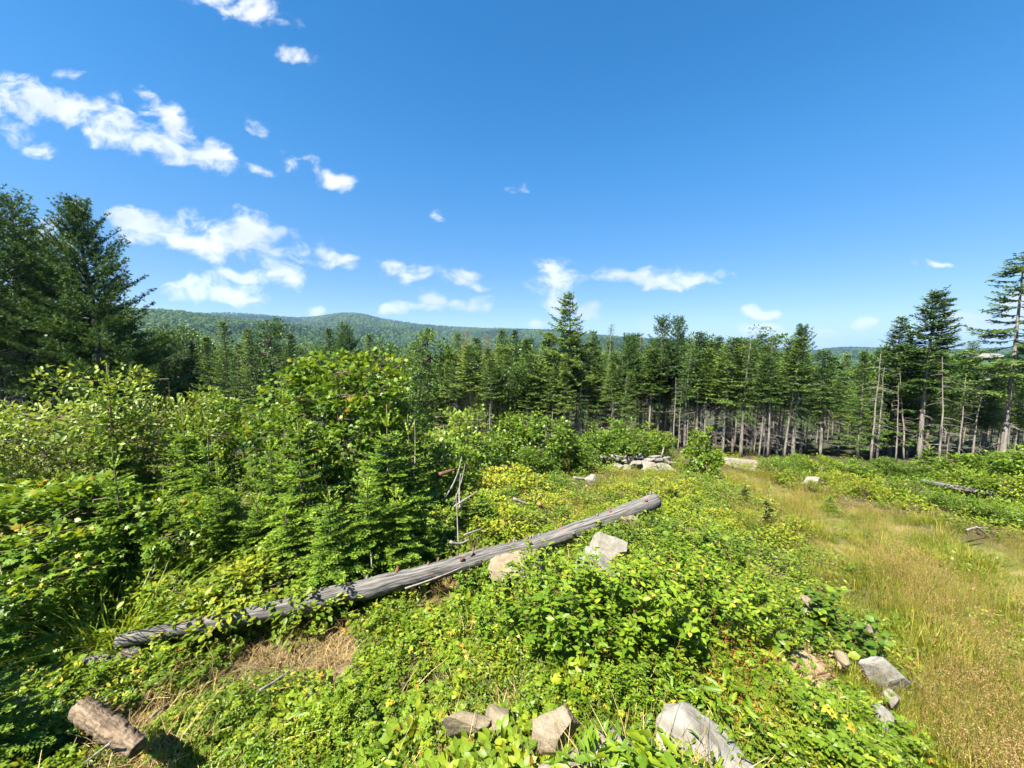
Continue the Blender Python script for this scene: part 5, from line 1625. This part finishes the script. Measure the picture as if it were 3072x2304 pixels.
rock('boulder', 'long tan boulder lying under the log', 1545, 1692, 6.35, 165, 85, 9, 'tan', .7, (.1, 0, .15), .6)
rock('stone', 'pale grey angular stone in front of the log', 1835, 1640, 5.9, 135, 100, 10, 'white', .8, (.35, .2, .5), .95)
rock('slab', 'pale flat slab below the angular stone', 1785, 1705, 5.4, 190, 75, 11, 'grey', .8, (.35, .3, .3), .95)
rock('stone', 'small yellowish stone under the thick end of the log', 1895, 1558, 7.6, 65, 40, 12, 'tan', .8, (0, 0, .4), .6)
rock('block', 'whitish block with a dark underside beyond the grass track', 2442, 1443, 15.5, 66, 40, 13, 'white', .6, (.12, .12, .25), .95)
rock('stone', 'small rounded stone on the bare dirt patch', 2527, 1968, 4.3, 42, 42, 14, 'tan', 1, (0, 0, .4), .4)
rock('slab', 'streaked grey slab at the edge of the grass', 2650, 2015, 4.2, 130, 90, 15, 'grey', .35, (.1, .7, -.2), .95)
rock('stone', 'narrow pale stone just below the streaked slab', 2678, 2090, 3.8, 70, 50, 16, 'white', .5, (0, .5, .2), .8)
rock('stone', 'whitish flat stone among grass near the bottom right', 2640, 2150, 3.5, 90, 60, 17, 'grey', .8, (.2, .3, 0), .8)
rock('stone', 'reddish pale stone hidden under the hanging leaves', 2440, 1805, 5.3, 75, 34, 18, 'granite', .6, (0, .4, 0), .7)
rock('stone', 'small stone at the head of the dirt patch', 2612, 1885, 4.7, 44, 28, 19, 'tan', .6, (0, .4, 0), .7)
rock('stone', 'pale grey stone low at the left edge', 35, 2115, 3.5, 60, 36, 20, 'white', .7, (0, 0, .2), .8)
rock('stone', 'whitish stone at the end of the pale stick in the clearing', 1775, 1432, 14.5, 38, 24, 21, 'white', .8, (0, 0, .2), .7)
for i, (X, Y, w, h, lab) in enumerate([(1850, 1398, 42, 26, 'white stone at the left foot of the log pile'), (1885, 1404, 48, 22, 'flat white stone second from the left in the log pile'), (1930, 1398, 52, 34, 'broad white stone at the middle front of the log pile'), (1962, 1410, 46, 30, 'white stone at the lowest point of the log pile'), (1957, 1392, 30, 22, 'small bright stone on top of the pile stones'), (1990, 1402, 50, 34, 'rounded grey stone at the right foot of the log pile'), (2015, 1412, 36, 20, 'small grey stone at the right end of the log pile'), (1905, 1388, 40, 22, 'white stone under the grey timbers of the pile'), (2030, 1416, 30, 14, 'last low stone right of the log pile')]):
    rock('pile_stone', lab, X, Y, 20.5 - i * .05, w, h, 40 + i, 'white', .9, (0, 0, i), .85, 'stones in the log pile')

# ------------------------------------------------------------------ logs and dead wood


def log_obj(name, label, cat, pts, rad, mat='log', sides=18, seg=40, wob=.02, knots=0, seed=0, group=None, flare=0.0, knotsize=.05, ends=()):
    r = np.random.default_rng(seed)
    pts = np.asarray(pts, float)
    base = pts[0].copy()
    t0 = np.linspace(0, 1, len(pts))
    t = np.linspace(0, 1, seg)
    cl = np.concatenate([[0], np.cumsum(np.linalg.norm(np.diff(pts, axis=0), axis=1))])
    t0 = cl / cl[-1]
    deg = min(3, len(pts) - 1)
    c = np.stack([np.polyval(np.polyfit(t0, pts[:, k_], deg), t) for k_ in range(3)], -1)
    sm = lambda a_: np.convolve(np.pad(a_, 3, mode='edge'), np.array([1, 2, 3, 4, 3, 2, 1]) / 16, 'valid')
    if seg > 100:
        c = c + np.stack([sm(np.cumsum(r.normal(0, .006, seg))) for _ in range(3)], -1) * np.sin(t * math.pi)[:, None]
    rr_ = np.interp(t, t0, rad) * (1 + sm(r.normal(0, wob * 2.2, seg))) + flare * np.exp(-(1 - t) * 14)
    mb = MB()
    tube(mb, c - base, rr_, sides, .5, True, wob)
    e_parts = [('trunk_wood', mb.mesh(name, M[mat], True))]
    root = bpy.data.objects.new(name, e_parts[0][1])
    COL.objects.link(root)
    root.location = base
    prop(root, label, cat, group)
    for end in ends:
        eb = MB()
        j0, j1 = (0, 1) if end == 0 else (-1, -2)
        tg = nrm(c[j0] - c[j1])
        sd_ = nrm(np.cross(tg, [0, 0, 1.0]))
        u_ = np.cross(sd_, tg)
        ang = np.linspace(0, 6.283, sides, endpoint=False)
        V_ = [c[j0] - base + tg * .004]
        U_ = [np.zeros(3)]
        for q_ in (.35, .7, .97):
            for a_ in ang:
                V_.append(c[j0] - base + tg * (.004 + r.normal(0, .002)) + (sd_ * math.cos(a_) + u_ * math.sin(a_)) * rr_[j0] * q_)
                U_.append(np.array([math.cos(a_), math.sin(a_), 0]) * rr_[j0] * q_)
        F_ = [(0, 1 + k_, 1 + (k_ + 1) % sides) for k_ in range(sides)]
        for s_ in range(2):
            for k_ in range(sides):
                a_, b_ = 1 + s_ * sides + k_, 1 + s_ * sides + (k_ + 1) % sides
                F_ += [(a_, a_ + sides, b_ + sides), (a_, b_ + sides, b_)]
        eb.add(V_, F_, .5, np.array(U_))
        obj('cut_end', eb.mesh('cut_end', M['rings']), root)
    for i in range(knots):
        j = r.integers(2, seg - 2)
        tg = nrm(c[j + 1] - c[j - 1])
        v = nrm(np.cross(tg, r.normal(0, 1, 3)))
        if v[2] < -.2:
            v = -v
        p0 = c[j] - base + v * rr_[j] * .8
        kb = MB()
        l_ = knotsize * r.uniform(.6, 1.4)
        rad0 = rr_[j] * r.uniform(.12, .22)
        tube(kb, [p0 - v * .02, p0 + v * l_ * .6, p0 + (v + tg * .3) * (rr_[j] * .2 + l_)], [rad0 * 1.5, rad0, rad0 * .7], 7, .5, True, .08)
        obj('branch_stub', kb.mesh('branch_stub', M['knot' if i % 2 else mat], False), root)
    return root


A0, A1, A2, A3, A4 = at(150, 1990, 4.55), at(350, 1928, 4.75), at(1150, 1762, 5.9), at(1560, 1640, 6.85), at(1968, 1502, 8.2)
A5 = at(800, 1822, 5.35)
log_obj('fallen_log', 'long grey weathered log lying across the clearing in front of the firs', 'log', [A1, A5, A2, A3, A4], [.075, .112, .142, .13, .16], 'log', 26, 140, .035, 40, 3, knotsize=.05, ends=(1,))
log_obj('short_log', 'short peeling brown log half buried at the lower left', 'log', [at(245, 2128, 3.3), at(330, 2185, 3.12), at(415, 2245, 3.02)], [.078, .085, .06], 'logbrown', 22, 60, .09, 0, 4, ends=(0,))
log_obj('fallen_pole', 'straight grey pole lying in the bushes beyond the grass track', 'log', [at(2765, 1441, 14.2), at(2890, 1467, 13.2), at(3018, 1489, 12.4)], [.085, .09, .1], 'log', 14, 30, .03, 5, 5, ends=(0,))
log_obj('fallen_log', 'shaded dark log under the left end of the long log', 'log', [at(40, 2050, 4.3), at(200, 2010, 4.5), at(420, 1970, 4.75)], [.1, .11, .1], 'log', 14, 20, .03, 2, 6)
sticks = [([(1330, 1500), (1365, 1440), (1385, 1370)], 8.6, .03, 'forked pale dead stick leaning up beside the thicket'), ([(1350, 1530), (1385, 1440), (1395, 1390)], 8.4, .022, 'thin pale dead stick crossing the forked one'), ([(1375, 1640), (1372, 1560), (1368, 1480)], 7.3, .02, 'upright grey dead stick above the log'), ([(1362, 1520), (1400, 1495), (1435, 1472)], 7.8, .028, 'pale dead stick slanting up to the right'),
          ([(1380, 1530), (1378, 1490), (1382, 1420)], 7.9, .03, 'broken grey dead stem by the slanting stick'), ([(1392, 1605), (1420, 1595), (1448, 1585)], 7.2, .03, 'short bleached branch just above the log'), ([(1350, 1625), (1385, 1630), (1408, 1615)], 6.9, .04, 'grey root piece lying on the log'), ([(1318, 1423), (1345, 1415), (1366, 1407)], 8.8, .07, 'charred dark wood slab behind the dead sticks'),
          ([(1242, 1440), (1245, 1380), (1243, 1258)], 8.2, .022, 'tall thin bleached stem among the firs'), ([(1115, 1700), (1112, 1660), (1108, 1640)], 6.0, .012, 'small dead twig standing behind the log'), ([(1720, 1432), (1750, 1436), (1780, 1434)], 14.8, .07, 'pale stick lying in the clearing grass'), ([(1615, 1510), (1630, 1525), (1645, 1535)], 10.0, .07, 'reddish broken wood in the clearing'), ([(1540, 1495), (1575, 1510), (1600, 1515)], 10.2, .06, 'grey stick in the clearing behind the log'),
          ([(2500, 2025), (2508, 2060), (2510, 2080)], 3.9, .018, 'dark forked root on the bare dirt patch'), ([(2440, 2025), (2470, 2020), (2500, 2010)], 3.95, .016, 'dark root lying across the bare dirt'), ([(2080, 2025), (2115, 2090), (2145, 2165)], 3.0, .006, 'thin straw-coloured stick leaning by the flat stone'), ([(1215, 1765), (1290, 1740), (1390, 1700)], 5.7, .02, 'thin branch lying on the brown litter below the log'),
          ([(2928, 1580), (2945, 1592), (2960, 1605)], 9.0, .03, 'grey twig heap piece at the edge of the track'), ([(2900, 1590), (2930, 1583), (2965, 1588)], 9.2, .03, 'grey branch lying at the right edge of the track'), ([(780, 2070), (830, 2040), (880, 2000)], 3.7, .018, 'bleached root in the litter below the log'), ([(330, 2230), (290, 2260), (250, 2290)], 2.9, .012, 'pale stick in the lower left brambles'), ([(455, 2150), (480, 2130), (500, 2110)], 3.2, .012, 'short pale stick right of the short log')]
for i, (pp, d, rad, lab) in enumerate(sticks):
    P3 = [at(x, y, d + .15 * k_) for k_, (x, y) in enumerate(pp)]
    log_obj('dead_stick', lab, 'stick', P3, [rad * .75, rad * .6, rad * .25], 'rottenwood' if 'reddish' in lab else ('knot' if ('charred' in lab or 'dark' in lab) else 'deadwood'), 7, 9, .05, 0, 60 + i)

# log pile: timbers of all angles over the stones
rp = np.random.default_rng(12)
pile = [(1800, 1371, 1900, 1385, .09), (1835, 1368, 1960, 1392, .11), (1870, 1392, 1925, 1362, .08), (1812, 1402, 1880, 1380, .09), (1880, 1375, 1990, 1385, .10), (1900, 1390, 2010, 1372, .09), (1850, 1378, 1930, 1372, .10), (1940, 1378, 2030, 1390, .09), (1960, 1388, 2012, 1380, .10), (1905, 1398, 1965, 1376, .08), (1795, 1392, 1850, 1398, .09), (1980, 1386, 1992, 1342, .04), (1876, 1372, 1884, 1355, .05), (1820, 1385, 1870, 1372, .10), (1925, 1383, 1990, 1379, .12), (1945, 1372, 1985, 1368, .08), (1990, 1395, 2050, 1408, .07)]
for i, (x0, y0, x1, y1, rad) in enumerate(pile):
    log_obj('pile_log', '%s grey timber in the tangled log pile, by its left end' % ORD[i], 'log', [at(x0, y0, 21.2 + rp.uniform(-.6, .8)), at((x0 + x1) / 2, (y0 + y1) / 2, 21.2), at(x1, y1, 21.2 + rp.uniform(-.6, .8))], [rad, rad, rad * .8], 'rottenwood' if i in (13,) else ('deadwood' if i % 2 else 'log'), 9, 8, .04, 0, 100 + i, 'timbers in the log pile')
for i in range(9):
    y0 = 1372 + i * 3.2
    x0 = 2150 + i * 5 + rp.uniform(-8, 8)
    log_obj('stacked_pole', '%s bleached pole in the low stack below the bare trunks, top to bottom' % ORD[i], 'log', [at(x0, y0, 22.5 - i * .25), at((x0 + 2295) / 2, y0 + 8 + i * .5, 22 - i * .25), at(2292 - rp.uniform(0, 25), y0 + 14 + rp.uniform(-2, 2), 21.5 - i * .25)], [.07, .075, .06], 'deadwood', 8, 8, .04, 0, 130 + i, 'poles in the low stack')

# ------------------------------------------------------------------ low growth scattered over the ground (stuff)


def polar_pts(n, r0, r1, a0=-1.1, a1=1.1):
    rr_ = np.exp(rng.uniform(math.log(r0), math.log(r1), n))
    a = rng.uniform(a0, a1, n)
    x, y = rr_ * np.sin(a), rr_ * np.cos(a)
    return x, y, rr_


def stuff_pts(n, r0, r1, keep, **k_):
    x, y, rr_ = polar_pts(n, r0, r1, **k_)
    m = keep(x, y)
    x, y = x[m], y[m]
    return np.stack([x, y, terrain(x, y)], -1)


def blot(x, y, s, seed):
    return np.sin(x * s + seed) * np.sin(y * s * 1.1 + 2 * seed) + .6 * np.sin(x * s * 2.3 - y * s * 1.7 + seed) + .3 * np.sin(x * s * 5.1 + y * s * 4.3)


DIRT = [gxy(2510, 2030), gxy(2600, 1900)]
LITTER = [gxy(1000, 1850), gxy(1330, 1800), gxy(930, 2000), gxy(800, 1960), gxy(420, 2180), gxy(620, 1880), gxy(450, 2260)]


def near_any(x, y, pts, rad):
    m = np.zeros(len(x), bool)
    for q in pts:
        m |= np.hypot(x - q[0], y - q[1]) < rad
    return m


COVER = [herb_mesh('cover_%d' % i, 500 + i, 150, .17, .42, .030, T_OVAL, 'ground') for i in range(3)] + [herb_mesh('cover_tri', 504, 34, .2, .42, .085, T_TRI, 'rasp'), herb_mesh('cover_lance', 505, 90, .26, .4, .055, T_LANCE, 'spirea', .5), herb_mesh('cover_yellow', 506, 110, .14, .42, .034, T_BROAD, 'yellowbush')]
COVER_FAR = [herb_mesh('cover_far_%d' % i, 510 + i, 90, .4, .8, .075, T_OVAL, 'yellowbush') for i in range(3)] + [herb_mesh('cover_far_g%d' % i, 520 + i, 90, .4, .8, .075, T_OVAL, 'ground') for i in range(2)]
keepc = lambda x, y: (path_mask(x, y) < .1) & ~near_any(x, y, DIRT, .85) & ~near_any(x, y, LITTER[:4], .68) & ~near_any(x, y, LITTER[4:], .4) & (np.hypot(x, y) > 1.5)
p = stuff_pts(3600, 1.5, 7.0, keepc)
scatter('ground_cover', 'carpet of small-leaved green ground cover over the near slope', 'ground cover', p, COVER, np.clip(.95 + .45 * blot(p[:, 0], p[:, 1], 2.1, 4), .45, 2.0) * rng.uniform(.75, 1.25, len(p)), .14, np.select([blot(p[:, 0], p[:, 1], 1.7, 8) + rng.normal(0, .3, len(p)) > .75, blot(p[:, 0], p[:, 1], 1.4, 11) + rng.normal(0, .3, len(p)) > .7, blot(p[:, 0], p[:, 1], 1.9, 15) + rng.normal(0, .3, len(p)) > .95], [3, 4, 5], rng.integers(0, 3, len(p))))
keepf = lambda x, y: (path_mask(x, y) < .1) & (np.hypot(x, y) > 5.5) & (y < 27) & (x > -9) & ~near_any(x, y, LITTER[:4], .7)
p = stuff_pts(3600, 5.5, 30, keepf)
yl = np.where((blot(p[:, 0], p[:, 1], .5, 1) + .35 * (p[:, 1] > 8) > -.1), rng.integers(0, 3, len(p)), rng.integers(3, 5, len(p)))
yl = np.where(p[:, 1] < 8.2, rng.integers(3, 5, len(p)), yl)
scatter('clearing_herbs', 'yellow-green low plants covering the clearing behind the log', 'ground cover', p, COVER_FAR, rng.uniform(.6, 1.2, len(p)) * np.where(p[:, 1] < 8.2, .7, 1), .1, yl)
# wooded floor ferns left behind the saplings
keepl = lambda x, y: (x < 0) & (y > 7)
p = stuff_pts(900, 8, 34, keepl, a0=-1.2, a1=0)
scatter('understorey', 'dark low growth under the trees behind the saplings', 'undergrowth', p, COVER_FAR, rng.uniform(.9, 1.8, len(p)), .1, rng.integers(3, 5, len(p)))
# track grass
GR = [grass_mesh('track_grass_%d' % i, 34, .30, .16, 530 + i, 'grass', .007, None, .4) for i in range(3)]
GS = [grass_mesh('seed_grass_%d' % i, 30, .48, .17, 540 + i, 'grass', .004, 'seed', .25, 22, 3, .009) for i in range(3)]
keepp = lambda x, y: (path_mask(x, y) > -.35)
p = stuff_pts(15000, 2.2, 27, keepp, a0=-.1, a1=1.25)
sd = blot(p[:, 0], p[:, 1], .9, 3.0) + rng.normal(0, .3, len(p)) > -.15 + .9 * np.clip((6 - np.hypot(p[:, 0], p[:, 1])) / 3, 0, 1)
ix = np.where(sd, rng.integers(3, 6, len(p)), rng.integers(0, 3, len(p)))
scatter('track_grass', 'yellow-green grass with purplish-brown seed heads along the track', 'grass', p, GR + GS, rng.uniform(.6, 1.25, len(p)) * np.clip(1 + .4 * blot(p[:, 0], p[:, 1], 1.6, 6), .5, 1.7), .16, ix)
# green grass among the cover
keepg = lambda x, y: (path_mask(x, y) < 0.3) & (blot(x, y, 1.3, 5) > .55) & ~near_any(x, y, DIRT, .75) & (np.hypot(x, y) > 1.7)
p = stuff_pts(1700, 1.8, 9, keepg)
GG = [grass_mesh('green_grass_%d' % i, 26, .34, .1, 550 + i, 'sedge', .005, None, .3) for i in range(2)]
scatter('tuft_grass', 'thin green grass standing between the ground cover', 'grass', p, GG, rng.uniform(.6, 1.2, len(p)), .12)
# dry clearing grass
keepd = lambda x, y: (path_mask(x, y) < 0) & (y > 9) & (y < 24) & (x > -1) & (blot(x, y, .45, 2) > .0)
p = stuff_pts(2600, 9, 26, keepd, a0=-.1, a1=.8)
scatter('clearing_grass', 'pale yellowish grass in the open middle of the clearing', 'grass', p, GR + GS[:1], rng.uniform(1.0, 1.7, len(p)), .12, np.where(rng.random(len(p)) < .3, 3, rng.integers(0, 3, len(p))))
# straw litter
SW = [grass_mesh('straw_%d' % i, 40, .16, .25, 560 + i, 'straw', .006, None, 2.2, seg=2) for i in range(2)]
p = stuff_pts(5000, 1.8, 8, lambda x, y: near_any(x, y, LITTER, .6) | (path_mask(x, y) < .3) & (rng.random(len(x)) < .08) | near_any(x, y, DIRT, .5) & (rng.random(len(x)) < .15))
scatter('straw_litter', 'dry brown straw and twigs lying in front of the log', 'litter', p, SW, rng.uniform(.6, 1.3, len(p)), .35)
# weeds on the track
p = stuff_pts(420, 2.6, 20, lambda x, y: path_mask(x, y) > .2, a0=.1, a1=1.2)
scatter('track_weeds', 'small leafy weeds dotted through the track grass', 'weeds', p, COVER[3:5] + COVER_FAR[3:], rng.uniform(.5, .9, len(p)), .15)
# sorrel
SO = [grass_mesh('sorrel_%d' % i, 26, .55, .2, 570 + i, 'grass', .004, 'sorrel', .12, 22, 3, .014) for i in range(2)]
for X, Y, h, lab in [(2150, 2080, 1.0, 'reddish sorrel stalks right of the meadowsweet'), (2230, 2110, 1.0, 'reddish-brown sorrel stalks on the bank above the flat stone'), (2190, 2030, .9, 'red sorrel stalks at the shaded foot of the meadowsweet'), (2290, 2080, .8, 'short sorrel stalks beside the brambles on the bank')]:
    thing('sorrel', lab, 'sorrel', [('stalks', SO[int(X) % 2])], gxy(X, Y), h)
for i, (X, Y) in enumerate([(2070, 2120), (2120, 2150), (2165, 2120), (2200, 2180), (2250, 2150), (2260, 2220), (2310, 2170), (2340, 2060), (2300, 2260), (2220, 2270)]):
    thing('sorrel', '%s dry russet sorrel tuft on the bank right of the flat stone, left to right' % ORD[i], 'sorrel', [('stalks', SO[i % 2])], gxy(X, Y), .65 + .25 * random.random(), random.uniform(0, 6), 'dry sorrel on the bank')
# pebbles on the dirt
PB = [rock_mesh('pebble_%d' % i, 580 + i, (.05, .045, .03), 'tan', .7, 2) for i in range(3)]
p = stuff_pts(26000, 2, 7, lambda x, y: near_any(x, y, DIRT, .7))
scatter('dirt_pebbles', 'pebbles on the bare sandy dirt patch by the grass', 'pebbles', p[:700], PB, rng.uniform(.15, .7, min(700, len(p))), 1.0)


def patch(name, label, centre, rx, ry, mat, rot=0.0):
    """a skin of bare dirt lying 4 mm above the ground"""
    n1, n2 = 40, 9
    a = np.linspace(0, 6.283, n1, endpoint=False)
    w = 1 + .18 * np.sin(3 * a + 1) + .1 * np.sin(7 * a) + rng.normal(0, .04, n1)
    Vv = [(centre[0], centre[1])]
    for k_ in range(1, n2 + 1):
        for j in range(n1):
            x, y = rx * w[j] * k_ / n2 * math.cos(a[j]), ry * w[j] * k_ / n2 * math.sin(a[j])
            Vv.append((centre[0] + x * math.cos(rot) - y * math.sin(rot), centre[1] + x * math.sin(rot) + y * math.cos(rot)))
    Vv = np.array(Vv)
    z = terrain(Vv[:, 0], Vv[:, 1]) + .035
    z[-n1:] -= .06
    Ff = [(0, 1 + j, 1 + (j + 1) % n1) for j in range(n1)]
    for k_ in range(n2 - 1):
        for j in range(n1):
            q0, q1 = 1 + k_ * n1 + j, 1 + k_ * n1 + (j + 1) % n1
            Ff += [(q0, q0 + n1, q1 + n1), (q0, q1 + n1, q1)]
    o = obj(name, mesh(name, np.column_stack([Vv, z]), np.array(Ff), M[mat], None, None, True))
    prop(o, label, kind='structure')


patch('dirt_bank', 'bare sandy dirt on the bank beside the grass track', DIRT[0], .85, .75, 'dirt', .6)
patch('dirt_strip', 'strip of bare dirt at the head of the bank', DIRT[1], .6, .5, 'dirt', .8)
for i, q in enumerate(LITTER[:4]):
    patch('litter_ground', 'brown litter-covered soil in front of the log', q, .75, .6, 'soil', i)

# ------------------------------------------------------------------ valley air
hz = MB()
x0, x1, y0, y1, z0, z1 = -15000, 15000, -9500, 15000, -75.0, 420.0
Vv = [(x, y, z) for z in (z0, z1) for y in (y0, y1) for x in (x0, x1)]
Ff = np.array([(0, 2, 3, 1), (4, 5, 7, 6), (0, 1, 5, 4), (1, 3, 7, 5), (3, 2, 6, 7), (2, 0, 4, 6)])
hm_, ht = nmat('valley_air')
pv = ht.nodes.new('ShaderNodeVolumePrincipled')
pv.inputs['Color'].default_value = (.42, .68, 1, 1)
pv.inputs['Density'].default_value = HAZE
pv.inputs['Anisotropy'].default_value = .2
ho = ht.nodes.new('ShaderNodeOutputMaterial')
ht.links.new(pv.outputs[0], ho.inputs['Volume'])
haze = obj('haze', mesh('haze', np.array(Vv, float), Ff, hm_))
prop(haze, 'thin blue valley haze', 'haze', kind='stuff')
